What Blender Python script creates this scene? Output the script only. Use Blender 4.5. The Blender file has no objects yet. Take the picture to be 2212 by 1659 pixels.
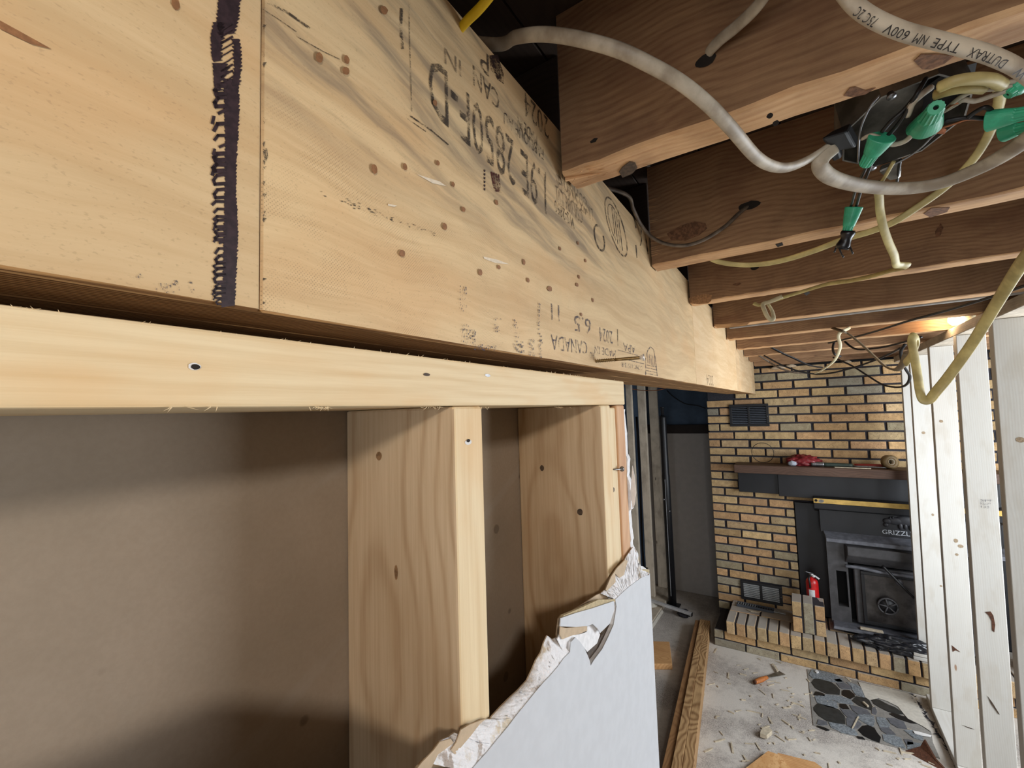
import bpy, bmesh, math, random
import numpy as np
from mathutils import Vector, Matrix
from mathutils.geometry import tessellate_polygon
random.seed(7)
C = bpy.context.scene.collection

# ---------------------------------------------------------------- camera
# coordinates below are written relative to the lens; ZO lifts everything so that the floor is z = 0
ZO = 1.777
FL = -1.777                     # floor level in lens coordinates
CX, CY, FP = 1106.0, 829.5, 942.0


def basis(yaw, pitch, roll):
    f = np.array([-math.sin(yaw)*math.cos(pitch), math.cos(yaw)*math.cos(pitch), math.sin(pitch)])
    r0 = np.array([math.cos(yaw), math.sin(yaw), 0.0])
    u0 = np.cross(r0, f)
    return r0*math.cos(roll)+u0*math.sin(roll), -r0*math.sin(roll)+u0*math.cos(roll), f


RV, UV, FV = basis(math.radians(33.35), math.radians(3.733), math.radians(-1.788))
cam = bpy.data.cameras.new('camera')
cam.sensor_fit = 'HORIZONTAL'
cam.sensor_width = 36.0
cam.lens = FP/2212*36.0
cam.clip_start = 0.01
co = bpy.data.objects.new('camera', cam)
C.objects.link(co)
co.matrix_world = Matrix(((RV[0], UV[0], -FV[0], 0), (RV[1], UV[1], -FV[1], 0), (RV[2], UV[2], -FV[2], ZO), (0, 0, 0, 1)))
bpy.context.scene.camera = co

# ---------------------------------------------------------------- light
sc = bpy.context.scene
sc.view_settings.view_transform = 'Standard'
sc.view_settings.look = 'None'
sc.view_settings.exposure = 0.0
sc.view_settings.gamma = 1.0
sc.view_settings.use_curve_mapping = False
wd = bpy.data.worlds.new('sky')
sc.world = wd
wd.use_nodes = True
bg = wd.node_tree.nodes['Background']
bg.inputs[0].default_value = (0.80, 0.89, 1.0, 1)
bg.inputs[1].default_value = 0.6


def area(name, loc, rot, sx, sy, watts, col):
    l = bpy.data.lights.new(name, 'AREA')
    l.shape = 'RECTANGLE'
    l.size, l.size_y = sx, sy
    l.energy = watts
    l.color = col
    o = bpy.data.objects.new(name, l)
    o.location = (loc[0], loc[1], loc[2]+ZO)
    o.rotation_euler = rot
    C.objects.link(o)
    return o


# daylight through the window in the right wall, the glazed door behind the camera, and a work lamp under the joists
area('window_daylight', (1.66, 2.38, -0.40), (0, math.radians(90), 0), 1.2, 1.7, 82, (0.88, 0.94, 1.0))
area('door_daylight', (0.3, -2.9, -0.6), (math.radians(90), 0, 0), 1.9, 1.9, 34, (0.92, 0.96, 1.0))
wl = bpy.data.lights.new('work_lamp', 'POINT')      # bare bulb hung in a joist bay behind the camera
wl.energy = 29
wl.color = (1.0, 0.955, 0.88)
wl.shadow_soft_size = 0.06
wo = bpy.data.objects.new('work_lamp', wl)
wo.location = (0.62, -0.62, 0.338+ZO)
C.objects.link(wo)


# ---------------------------------------------------------------- helpers
def ray(x, y):
    return FV+RV*((x-CX)/FP)-UV*((y-CY)/FP)


def at(x, y, ax, val):
    """point where the sight line through a photo position meets the plane coordinate[ax] = val"""
    d = ray(x, y)
    return d*(val/d[ax])


def atY(x, y, Y): return at(x, y, 1, Y)
def atX(x, y, X): return at(x, y, 0, X)
def atZ(x, y, Z): return at(x, y, 2, Z)


WL = {}


def reg(o, w):
    WL[o.name] = np.array(w, float)


def mk(name, verts, faces, mat, parent=None, smooth=False, origin=None, mats=None, fm=None):
    v = np.array(verts, float)
    lo, hi = v.min(0), v.max(0)
    if origin is None:
        origin = np.array([(lo[0]+hi[0])/2, (lo[1]+hi[1])/2, lo[2]])
    me = bpy.data.meshes.new(name)
    me.from_pydata([tuple(p) for p in (v-origin)], [], [tuple(f) for f in faces])
    for m in (mats or [mat]):
        me.materials.append(m)
    if fm is not None:
        me.polygons.foreach_set('material_index', fm)
    if smooth:
        me.polygons.foreach_set('use_smooth', [True]*len(me.polygons))
    me.update()
    o = bpy.data.objects.new(name, me)
    C.objects.link(o)
    place(o, origin, parent)
    return o


def place(o, w, parent):
    w = np.array(w, float)
    if parent is not None:
        o.parent = parent
        p = WL[parent.name]
        o.location = tuple(w-p)
    else:
        o.location = (w[0], w[1], w[2]+ZO)
    reg(o, w)


def thing(name, loc, label, cat, group=None):
    o = bpy.data.objects.new(name, None)
    C.objects.link(o)
    o.empty_display_size = 0.05
    o.location = (loc[0], loc[1], loc[2]+ZO)
    reg(o, loc)
    tag(o, label, cat, group)
    return o


def tag(o, label, cat=None, group=None, kind=None):
    o['label'] = label
    if cat: o['category'] = cat
    if group: o['group'] = group
    if kind: o['kind'] = kind
    return o


def structure(o):
    o['kind'] = 'structure'
    return o


def from_bm(name, bm, mat, parent=None, smooth=False, mats=None, origin=None):
    bm.verts.index_update()
    vs = [tuple(v.co) for v in bm.verts]
    fs = [[v.index for v in f.verts] for f in bm.faces]
    fm = [f.material_index for f in bm.faces]
    bm.free()
    return mk(name, vs, fs, mat, parent, smooth, origin, mats, fm)


def bm_box(bm, x0, x1, y0, y1, z0, z1, bev=0.0, seg=1, mi=0):
    vs = [bm.verts.new(p) for p in ((x0, y0, z0), (x1, y0, z0), (x1, y1, z0), (x0, y1, z0), (x0, y0, z1), (x1, y0, z1), (x1, y1, z1), (x0, y1, z1))]
    fs = [bm.faces.new([vs[i] for i in q]) for q in ((3, 2, 1, 0), (4, 5, 6, 7), (0, 1, 5, 4), (1, 2, 6, 5), (2, 3, 7, 6), (3, 0, 4, 7))]
    for f in fs: f.material_index = mi
    if bev > 0:
        es = list({e for f in fs for e in f.edges})
        bmesh.ops.bevel(bm, geom=es, offset=bev, segments=seg, affect='EDGES', profile=0.5)
    return vs


def box(name, x0, x1, y0, y1, z0, z1, mat, parent=None, bev=0.0015, seg=1):
    bm = bmesh.new()
    bm_box(bm, min(x0, x1), max(x0, x1), min(y0, y1), max(y0, y1), min(z0, z1), max(z0, z1), bev, seg)
    return from_bm(name, bm, mat, parent)


def hexa(name, p, mat, parent=None, bev=0.001, seg=1):
    """eight corners: bottom ring 0-3, top ring 4-7"""
    bm = bmesh.new()
    vs = [bm.verts.new(tuple(q)) for q in p]
    for q in ((3, 2, 1, 0), (4, 5, 6, 7), (0, 1, 5, 4), (1, 2, 6, 5), (2, 3, 7, 6), (3, 0, 4, 7)):
        bm.faces.new([vs[i] for i in q])
    bmesh.ops.recalc_face_normals(bm, faces=bm.faces)
    if bev: bmesh.ops.bevel(bm, geom=list(bm.edges), offset=bev, segments=seg, affect='EDGES', profile=0.5)
    return from_bm(name, bm, mat, parent)


def slab(name, poly, off, mat, parent=None, smooth=False):
    """extrude a planar 3D polygon by the vector off"""
    P = [np.array(p, float) for p in poly]
    off = np.array(off, float)
    n = len(P)
    tri = tessellate_polygon([[Vector(p) for p in P]])
    vs = P+[p+off for p in P]
    fs = [list(t) for t in tri]+[[t[2]+n, t[1]+n, t[0]+n] for t in tri]
    fs += [[i, (i+1) % n, (i+1) % n+n, i+n] for i in range(n)]
    bm = bmesh.new()
    bv = [bm.verts.new(tuple(v)) for v in vs]
    for f in fs:
        try: bm.faces.new([bv[i] for i in f])
        except ValueError: pass
    bmesh.ops.recalc_face_normals(bm, faces=bm.faces)
    return from_bm(name, bm, mat, parent, smooth)


def catmull(pts, sub=8):
    P = [np.array(p, float) for p in pts]
    if len(P) < 3: 
        return [P[0]+(P[-1]-P[0])*i/sub for i in range(sub+1)]
    Q = [2*P[0]-P[1]]+P+[2*P[-1]-P[-2]]
    out = []
    for i in range(1, len(Q)-2):
        a, b, c, d = Q[i-1], Q[i], Q[i+1], Q[i+2]
        for k in range(sub):
            t = k/sub
            out.append(0.5*((2*b)+(c-a)*t+(2*a-5*b+4*c-d)*t*t+(3*b-a-3*c+d)*t**3))
    out.append(P[-1])
    return out


def tube_geo(pts, ra, rb=None, n=10, hint=(0, 0, 1), sub=8, rad=None):
    """swept ellipse; ra is the half width across, rb the half thickness along the hint direction"""
    rb = rb or ra
    L = catmull(pts, sub) if sub else [np.array(p, float) for p in pts]
    T = [L[min(i+1, len(L)-1)]-L[max(i-1, 0)] for i in range(len(L))]
    T = [t/(np.linalg.norm(t)+1e-9) for t in T]
    N = np.array(hint, float)
    vs, fs = [], []
    for i, (p, t) in enumerate(zip(L, T)):
        N = N-t*(N@t)
        if np.linalg.norm(N) < 1e-4: N = np.cross(t, (1, 0.3, 0.2))
        N = N/np.linalg.norm(N)
        B = np.cross(t, N)
        k = rad(i/(len(L)-1)) if rad else 1
        for j in range(n):
            a = 2*math.pi*j/n
            vs.append(p+B*math.cos(a)*ra*k+N*math.sin(a)*rb*k)
    m = len(L)
    for i in range(m-1):
        for j in range(n):
            a, b = i*n+j, i*n+(j+1) % n
            fs.append([a, b, b+n, a+n])
    fs.append([j for j in range(n)][::-1])
    fs.append([(m-1)*n+j for j in range(n)])
    return vs, fs


def tube(name, pts, ra, mat, parent=None, rb=None, n=10, hint=(0, 0, 1), sub=8, rad=None):
    v, f = tube_geo(pts, ra, rb, n, hint, sub, rad)
    return mk(name, v, f, mat, parent, True)


def lathe(name, prof, base, mat, parent=None, axis=(0, 0, 1), n=20):
    A = np.array(axis, float)
    A = A/np.linalg.norm(A)
    X = np.cross(A, (0.3, 1, 0.2))
    X /= np.linalg.norm(X)
    Yv = np.cross(A, X)
    vs, fs = [], []
    for r, h in prof:
        for j in range(n):
            a = 2*math.pi*j/n
            vs.append(np.array(base)+A*h+(X*math.cos(a)+Yv*math.sin(a))*max(r, 1e-5))
    for i in range(len(prof)-1):
        for j in range(n):
            a, b = i*n+j, i*n+(j+1) % n
            fs.append([a, b, b+n, a+n])
    fs.append(list(range(n))[::-1])
    fs.append([(len(prof)-1)*n+j for j in range(n)])
    o = mk(name, vs, fs, mat, parent, True)
    return o


def text_geo(s):
    cu = bpy.data.curves.new('lettering', 'FONT')
    cu.body = s
    cu.resolution_u = 2
    cu.align_x = 'LEFT'
    o = bpy.data.objects.new('lettering', cu)
    C.objects.link(o)
    bpy.context.view_layer.update()
    dg = bpy.context.evaluated_depsgraph_get()
    me = bpy.data.meshes.new_from_object(o.evaluated_get(dg))
    v = np.array([tuple(x.co) for x in me.vertices])
    f = [list(p.vertices) for p in me.polygons]
    bpy.data.objects.remove(o)
    bpy.data.meshes.remove(me)
    bpy.data.curves.remove(cu)
    return v, f


def text_on(name, s, org, right, up, mat, parent, off=(0, 0, 0)):
    """fit the string into the parallelogram org + a*right + b*up"""
    v, f = text_geo(s)
    lo, hi = v.min(0), v.max(0)
    a = (v[:, 0]-lo[0])/(hi[0]-lo[0])
    b = (v[:, 1]-min(lo[1], 0))/(hi[1]-min(lo[1], 0))
    P = np.array(org)+a[:, None]*np.array(right)+b[:, None]*np.array(up)+np.array(off)
    return mk(name, P, f, mat, parent)


# ---------------------------------------------------------------- materials
def S(r, g, b):
    def l(c):
        c /= 255.0
        return c/12.92 if c <= 0.04045 else ((c+0.055)/1.055)**2.4
    return (l(r), l(g), l(b), 1)


def nd(nt, typ, ins=None, **at_):
    n = nt.nodes.new(typ)
    for k, v in at_.items(): setattr(n, k, v)
    for k, v in (ins or {}).items():
        s = n.inputs[k]
        if isinstance(v, bpy.types.NodeSocket): nt.links.new(v, s)
        else: s.default_value = v
    return n


def M(nt, op, a, b=None, c=None, clamp=False):
    ins = {0: a}
    if b is not None: ins[1] = b
    if c is not None: ins[2] = c
    return nd(nt, 'ShaderNodeMath', ins, operation=op, use_clamp=clamp).outputs[0]


def mix(nt, f, a, b):
    n = nt.nodes.new('ShaderNodeMix')
    n.data_type = 'RGBA'
    for k, v in ((0, f), (6, a), (7, b)):
        if isinstance(v, bpy.types.NodeSocket): nt.links.new(v, n.inputs[k])
        else: n.inputs[k].default_value = v
    return n.outputs[2]


def rng(nt, v, a, b, lo=0.0, hi=1.0, smooth=True):
    n = nd(nt, 'ShaderNodeMapRange', {0: v, 1: a, 2: b, 3: lo, 4: hi})
    n.interpolation_type = 'SMOOTHSTEP' if smooth else 'LINEAR'
    return n.outputs[0]


def noise(nt, vec, scale, detail=4, rough=0.55, dist=0.0):
    return nd(nt, 'ShaderNodeTexNoise', {'Vector': vec, 'Scale': scale, 'Detail': detail, 'Roughness': rough, 'Distortion': dist}).outputs[0]


def scl(nt, vec, s, o=(0, 0, 0)):
    return nd(nt, 'ShaderNodeMapping', {'Vector': vec, 'Scale': s, 'Location': o}).outputs[0]


def start(name, rough=0.6, metal=0.0, spec=0.5):
    m = bpy.data.materials.new(name)
    m.use_nodes = True
    nt = m.node_tree
    b = nt.nodes['Principled BSDF']
    b.inputs['Roughness'].default_value = rough
    b.inputs['Metallic'].default_value = metal
    b.inputs['Specular IOR Level'].default_value = spec
    tc = nd(nt, 'ShaderNodeTexCoord')
    oi = nd(nt, 'ShaderNodeObjectInfo')
    rv = nd(nt, 'ShaderNodeVectorMath', {0: oi.outputs['Random'], 1: (37.1, 17.3, 91.7)}, operation='MULTIPLY').outputs[0]
    vec = nd(nt, 'ShaderNodeVectorMath', {0: tc.outputs['Object'], 1: rv}, operation='ADD').outputs[0]
    return m, nt, b, vec, tc.outputs['Object'], oi


def setcol(nt, b, col):
    if isinstance(col, bpy.types.NodeSocket): nt.links.new(col, b.inputs['Base Color'])
    else: b.inputs['Base Color'].default_value = col


def bump(nt, b, h, strength=0.3, dist=0.001):
    n = nd(nt, 'ShaderNodeBump', {'Strength': strength, 'Distance': dist, 'Height': h})
    nt.links.new(n.outputs[0], b.inputs['Normal'])


def plain(name, col, rough=0.6, metal=0.0, var=0.12, scale=40, bmp=0.15, spec=0.5, col2=None):
    m, nt, b, vec, oc, oi = start(name, rough, metal, spec)
    n = noise(nt, vec, scale, 5)
    c2 = col2 or tuple(list(np.array(col[:3])*(1-2.5*var))+[1])
    setcol(nt, b, mix(nt, rng(nt, n, 0.35, 0.68), c2, col))
    if bmp: bump(nt, b, n, bmp, 0.0008)
    return m


def wood(name, axis, light, dark, ring=230.0, pith=(0.06, 0.035), wav=0.02, streak=0.5, blot=None, blot_amt=0.35, knots=0.0, rough=0.62, grime=None, grime_amt=0.0, bmp=0.25, knotcol=(88, 52, 26), rp=1.6):
    m, nt, b, vec, oc, oi = start(name, rough, 0, 0.35)
    s = nd(nt, 'ShaderNodeSeparateXYZ', {0: oc})
    s2 = nd(nt, 'ShaderNodeSeparateXYZ', {0: vec})
    i = 'xyz'.index(axis)
    al, u, v = s2.outputs[i], s.outputs[(i+1) % 3], s.outputs[(i+2) % 3]
    lowv = nd(nt, 'ShaderNodeCombineXYZ', {0: M(nt, 'MULTIPLY', al, 1.6), 1: u, 2: v}).outputs[0]
    n1 = noise(nt, lowv, 2.0, 2, 0.4)
    n2 = noise(nt, scl(nt, lowv, (1, 1, 1), (5.2, 3.1, 1.7)), 3.1, 2, 0.4)
    rnd = oi.outputs['Random']
    du = M(nt, 'ADD', M(nt, 'ADD', u, M(nt, 'MULTIPLY', M(nt, 'SUBTRACT', n1, 0.5), wav*5)), M(nt, 'MULTIPLY_ADD', rnd, pith[0], pith[0]*0.4))
    dv = M(nt, 'ADD', M(nt, 'ADD', v, M(nt, 'MULTIPLY', M(nt, 'SUBTRACT', n2, 0.5), wav*5)), pith[1])
    d = M(nt, 'SQRT', M(nt, 'ADD', M(nt, 'MULTIPLY', du, du), M(nt, 'MULTIPLY', dv, dv)))
    rings = M(nt, 'MULTIPLY_ADD', M(nt, 'SINE', M(nt, 'MULTIPLY', d, ring*6.28)), 0.5, 0.5)
    rings = M(nt, 'POWER', rings, rp)
    fine = nd(nt, 'ShaderNodeCombineXYZ', {0: M(nt, 'MULTIPLY', al, 6.0), 1: M(nt, 'MULTIPLY', u, 260.0), 2: M(nt, 'MULTIPLY', v, 260.0)}).outputs[0]
    st = noise(nt, fine, 1.0, 6, 0.72)
    fac = M(nt, 'ADD', M(nt, 'MULTIPLY', rings, 1-streak), M(nt, 'MULTIPLY', rng(nt, st, 0.3, 0.7), streak))
    col = mix(nt, fac, light, dark)
    if blot:
        bv = nd(nt, 'ShaderNodeCombineXYZ', {0: M(nt, 'MULTIPLY', al, 0.35), 1: u, 2: v}).outputs[0]
        nb = noise(nt, bv, 17.0, 3, 0.6)
        col = mix(nt, M(nt, 'MULTIPLY', rng(nt, nb, 0.48, 0.68), blot_amt), col, blot)
    if knots > 0:
        kv = nd(nt, 'ShaderNodeCombineXYZ', {0: M(nt, 'MULTIPLY', al, 2.6), 1: M(nt, 'MULTIPLY', u, 9.0), 2: M(nt, 'MULTIPLY', v, 9.0)}).outputs[0]
        vo = nd(nt, 'ShaderNodeTexVoronoi', {'Vector': kv, 'Scale': 1.0, 'Randomness': 1.0})
        k = rng(nt, vo.outputs['Distance'], knots*0.5, knots, 1, 0)
        halo = rng(nt, vo.outputs['Distance'], knots, knots*3.5, 0.35, 0)
        col = mix(nt, halo, col, dark)
        col = mix(nt, M(nt, 'MULTIPLY', k, 0.85), col, S(*knotcol))
    if grime:
        ng = noise(nt, vec, 9.0, 6, 0.65)
        col = mix(nt, M(nt, 'MULTIPLY', rng(nt, ng, 0.42, 0.72), grime_amt), col, grime)
    setcol(nt, b, col)
    bump(nt, b, M(nt, 'ADD', st, M(nt, 'MULTIPLY', rings, 0.4)), bmp, 0.0006)
    return m


MT = {}
for ax in 'xyz':
    MT['dark_'+ax] = wood('dark_old_wood_'+ax, ax, S(62, 48, 38), S(48, 36, 28), 120, (0.09, 0.06), 0.02, 0.6, S(52, 38, 30), 0.5, 0.04, 0.8, bmp=0.3)  # darkness of the gap above the beam, put into the wood colour
    MT['spruce_'+ax] = wood('spruce_'+ax, ax, S(228, 208, 170), S(214, 188, 146), 170, (0.05, 0.03), 0.004, 0.6, S(214, 168, 110), 0.38, 0.0, bmp=0.2)
    MT['pale_'+ax] = wood('pale_spruce_'+ax, ax, S(208, 206, 200), S(200, 196, 188), 150, (0.06, 0.03), 0.004, 0.5, S(184, 174, 158), 0.35, 0.05, bmp=0.15, knotcol=(150, 110, 76))
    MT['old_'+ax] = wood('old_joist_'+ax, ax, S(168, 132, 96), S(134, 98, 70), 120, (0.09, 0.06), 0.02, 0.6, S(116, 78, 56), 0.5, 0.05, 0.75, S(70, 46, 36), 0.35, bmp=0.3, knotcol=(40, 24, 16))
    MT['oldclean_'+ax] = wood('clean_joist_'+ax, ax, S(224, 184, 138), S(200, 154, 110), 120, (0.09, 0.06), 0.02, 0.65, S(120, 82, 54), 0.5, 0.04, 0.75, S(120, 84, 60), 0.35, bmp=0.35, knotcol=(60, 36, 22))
    MT['grey_'+ax] = wood('weathered_stud_'+ax, ax, S(206, 194, 176), S(186, 172, 152), 140, (0.06, 0.03), 0.012, 0.6, S(150, 136, 120), 0.5, 0.06, 0.75, S(90, 80, 70), 0.3, bmp=0.2, knotcol=(60, 46, 34))
MT['studside'] = wood('stud_cathedral', 'z', S(200, 176, 144), S(172, 143, 109), 80, (0.02, 0.09), 0.009, 0.48, S(178, 144, 104), 0.25, 0.0, bmp=0.3, rp=4.0)  # cathedral grain, with the shading of the side faces darkened into its colour
MT['redwood'] = wood('reddish_board', 'z', S(212, 172, 132), S(192, 144, 104), 160, (0.05, 0.03), 0.012, 0.6, S(160, 104, 64), 0.4, 0.0)
MT['plank'] = wood('weathered_plank', 'y', S(196, 160, 114), S(122, 86, 52), 85, (0.03, 0.02), 0.03, 0.35, S(104, 74, 48), 0.3, 0.0, 0.7)
MT['plank_brown'] = wood('brown_plank', 'y', S(158, 118, 78), S(120, 84, 52), 110, (0.03, 0.02), 0.02, 0.55, S(92, 64, 42), 0.4, 0.0, 0.7)
MT['scrap'] = wood('scrap_spruce', 'x', S(214, 168, 116), S(184, 134, 84), 90, (0.05, 0.03), 0.02, 0.5, S(170, 116, 70), 0.4, 0.04)
MT['mantel'] = wood('mantel_wood', 'x', S(100, 76, 62), S(76, 56, 46), 100, (0.05, 0.03), 0.02, 0.6, S(66, 46, 36), 0.4, 0.0, 0.55)


def veneer(name, light, dark, grey=0.0, dots=0.0, speck=0.3, stain=0.2):
    m, nt, b, vec, oc, oi = start(name, 0.6, 0, 0.35)
    s = nd(nt, 'ShaderNodeSeparateXYZ', {0: oc})
    y, z = s.outputs[1], s.outputs[2]
    warp = noise(nt, scl(nt, oc, (1, 2.2, 5.0)), 2.0, 3, 0.5)
    zz = M(nt, 'MULTIPLY_ADD', warp, 0.05, z)
    gv = nd(nt, 'ShaderNodeCombineXYZ', {0: M(nt, 'MULTIPLY', y, 3.0), 1: M(nt, 'MULTIPLY', zz, 60.0), 2: 0.3}).outputs[0]
    g = noise(nt, gv, 1.0, 8, 0.7)
    col = mix(nt, rng(nt, g, 0.32, 0.68), dark, light)
    big = noise(nt, scl(nt, oc, (1, 4, 9)), 1.6, 3, 0.5)
    col = mix(nt, M(nt, 'MULTIPLY', rng(nt, big, 0.48, 0.7), stain), col, S(206, 162, 112))
    if grey > 0:
        gv2 = nd(nt, 'ShaderNodeCombineXYZ', {0: M(nt, 'MULTIPLY', y, 5.0), 1: M(nt, 'MULTIPLY', M(nt, 'MULTIPLY_ADD', y, 0.18, zz), 46.0), 2: 3.3}).outputs[0]
        gn = noise(nt, gv2, 1.0, 5, 0.6)
        up = rng(nt, zz, 0.11, 0.20)
        near = rng(nt, y, 0.05, -0.22, 0.25, 1.0)
        f = M(nt, 'MULTIPLY', M(nt, 'MULTIPLY', M(nt, 'MULTIPLY', rng(nt, gn, 0.42, 0.66), up), near), grey)
        col = mix(nt, f, col, S(120, 106, 90))
    if dots > 0:
        dy = M(nt, 'SINE', M(nt, 'MULTIPLY', y, 6.283/0.0021))
        dz = M(nt, 'SINE', M(nt, 'MULTIPLY', z, 6.283/0.0024))
        dd = rng(nt, M(nt, 'MULTIPLY', dy, dz), 0.45, 0.8)
        msk = noise(nt, scl(nt, oc, (1, 6, 10), (3, 1, 8)), 3.0, 4, 0.6)
        low = rng(nt, z, 0.16, 0.10)
        nr = rng(nt, y, 0.02, -0.18)
        f = M(nt, 'MULTIPLY', M(nt, 'MULTIPLY', M(nt, 'MULTIPLY', dd, rng(nt, msk, 0.45, 0.62)), low), nr)
        col = mix(nt, M(nt, 'MULTIPLY', f, dots), col, S(70, 52, 40))
    sp = noise(nt, scl(nt, vec, (1, 420, 800)), 1.0, 2, 0.5)
    col = mix(nt, M(nt, 'MULTIPLY', rng(nt, sp, 0.60, 0.74), speck*0.9), col, S(126, 100, 74))
    setcol(nt, b, col)
    bump(nt, b, g, 0.12, 0.0005)
    return m


MT['veneer_a'] = veneer('veneer_clean', S(208, 181, 140), S(194, 164, 122), 0.0, 0.0, 0.25, 0.35)
MT['veneer_b'] = veneer('veneer_grey_streaks', S(218, 190, 146), S(198, 166, 123), 0.75, 0.42, 0.25, 0.35)
MT['veneer_c'] = veneer('veneer_far', S(220, 192, 152), S(206, 174, 130), 0.0, 0.0, 0.45, 0.2)
MT['veneer_d'] = veneer('veneer_end', S(208, 182, 144), S(188, 158, 120), 0.0, 0.0, 0.6, 0.3)


def lvl_edge():
    m, nt, b, vec, oc, oi = start('laminated_edge', 0.8, 0, 0.2)
    s = nd(nt, 'ShaderNodeSeparateXYZ', {0: oc})
    x, y = s.outputs[0], s.outputs[1]
    wv = noise(nt, scl(nt, oc, (1, 3, 1)), 3.0, 2)
    lam = M(nt, 'SINE', M(nt, 'MULTIPLY', M(nt, 'MULTIPLY_ADD', wv, 0.0015, x), 6.283/0.0031))
    g = noise(nt, scl(nt, oc, (700, 14, 300)), 1.0, 4, 0.6)
    f = M(nt, 'ADD', M(nt, 'MULTIPLY', lam, 0.22), g)
    setcol(nt, b, mix(nt, rng(nt, f, 0.3, 0.75), S(112, 78, 46), S(178, 136, 88)))
    bump(nt, b, f, 0.5, 0.0008)
    return m


MT['lvl_edge'] = lvl_edge()


def ink(name, col, cover=0.62, scale=900, edge=0.08, rough=0.7):
    m, nt, b, vec, oc, oi = start(name, rough, 0, 0.2)
    b.inputs['Base Color'].default_value = col
    n = noise(nt, oc, scale, 3, 0.6)
    n2 = noise(nt, oc, scale*0.12, 2, 0.5)
    a = rng(nt, M(nt, 'ADD', M(nt, 'MULTIPLY', n, 0.6), M(nt, 'MULTIPLY', n2, 0.5)), 0.55-cover*0.1-edge+0.08, 0.55-cover*0.1+edge+0.08, cover*1.25, 0.0)
    nt.links.new(a, b.inputs['Alpha'])
    return m


MT['ink'] = ink('stamp_ink', S(62, 54, 48), 0.66)
MT['ink_blue'] = ink('stamp_ink_blue', S(66, 66, 84), 0.62)
MT['ink_faint'] = ink('stamp_ink_faint', S(84, 72, 60), 0.45)
MT['marker'] = plain('marker_ink', S(56, 40, 44), 0.5, 0, 0.14, 260, 0, col2=S(40, 28, 32))
MT['blot'] = ink('blot_ink', S(52, 38, 36), 0.9, 500, 0.1, 0.5)
MT['marker_red'] = ink('marker_dark_red', S(78, 40, 36), 0.9, 600)
MT['pitch'] = plain('pitch_spot', S(150, 104, 66), 0.6, 0, 0.12, 400, 0)
MT['streak_white'] = plain('pale_scrape', S(226, 210, 186), 0.7, 0, 0.05, 300, 0)


def paper_back():
    m, nt, b, vec, oc, oi = start('drywall_back_paper', 0.85, 0, 0.2)
    n = noise(nt, oc, 2.4, 5, 0.6)
    n2 = noise(nt, oc, 260, 4, 0.6)
    n3 = noise(nt, scl(nt, oc, (1, 1, 0.5)), 7.0, 4, 0.6)
    c = mix(nt, rng(nt, n, 0.35, 0.65), S(142, 128, 111), S(158, 143, 126))
    c = mix(nt, M(nt, 'MULTIPLY', rng(nt, n2, 0.3, 0.7), 0.12), c, S(112, 96, 80))
    c = mix(nt, M(nt, 'MULTIPLY', rng(nt, n3, 0.55, 0.72), 0.3), c, S(156, 146, 134))
    vo = nd(nt, 'ShaderNodeTexVoronoi', {'Vector': oc, 'Scale': 16.0, 'Randomness': 1.0})
    c = mix(nt, M(nt, 'MULTIPLY', rng(nt, vo.outputs['Distance'], 0.09, 0.12, 1, 0), 0.45), c, S(70, 54, 44))
    sx = nd(nt, 'ShaderNodeSeparateXYZ', {0: oc})
    dg = nd(nt, 'ShaderNodeCombineXYZ', {0: M(nt, 'MULTIPLY', M(nt, 'MULTIPLY_ADD', sx.outputs[1], -0.55, sx.outputs[2]), 14.0), 1: M(nt, 'MULTIPLY', sx.outputs[1], 1.5), 2: 0.4}).outputs[0]
    c = mix(nt, M(nt, 'MULTIPLY', rng(nt, noise(nt, dg, 1.0, 4, 0.6), 0.55, 0.74), 0.35), c, S(164, 156, 146))
    setcol(nt, b, c)
    bump(nt, b, n2, 0.2, 0.0004)
    return m


MT['paper_back'] = paper_back()
MT['paint_grey'] = plain('grey_wall_paint', S(200, 203, 208), 0.55, 0, 0.02, 60, 0.05)
MT['gypsum'] = plain('gypsum_white', S(236, 236, 238), 0.9, 0, 0.05, 160, 0.6)
MT['gypsum_tan'] = plain('gypsum_core_tan', S(202, 184, 146), 0.9, 0, 0.10, 300, 0.9)
MT['paper_tan'] = plain('torn_paper_tan', S(196, 174, 146), 0.85, 0, 0.05, 120, 0.3)
MT['paper_white'] = plain('torn_paper_white', S(228, 226, 224), 0.85, 0, 0.04, 120, 0.3)


def gyp_mix():
    m, nt, b, vec, oc, oi = start('torn_gypsum_edge', 0.9, 0, 0.2)
    n = noise(nt, oc, 26, 4, 0.6)
    n2 = noise(nt, oc, 320, 4, 0.6)
    n3 = noise(nt, scl(nt, oc, (1, 1.5, 1.0), (2, 5, 1)), 34, 4, 0.6)
    c = mix(nt, M(nt, 'MULTIPLY', rng(nt, n2, 0.25, 0.7), 0.25), S(240, 240, 243), S(208, 205, 204))
    c = mix(nt, M(nt, 'MULTIPLY', rng(nt, n, 0.58, 0.66), 0.75), c, S(204, 186, 152))
    c = mix(nt, M(nt, 'MULTIPLY', rng(nt, n3, 0.60, 0.66), 0.7), c, S(150, 128, 106))
    setcol(nt, b, c)
    bump(nt, b, M(nt, 'ADD', n2, n3), 0.8, 0.0015)
    return m


MT['gyp_mix'] = gyp_mix()


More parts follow.
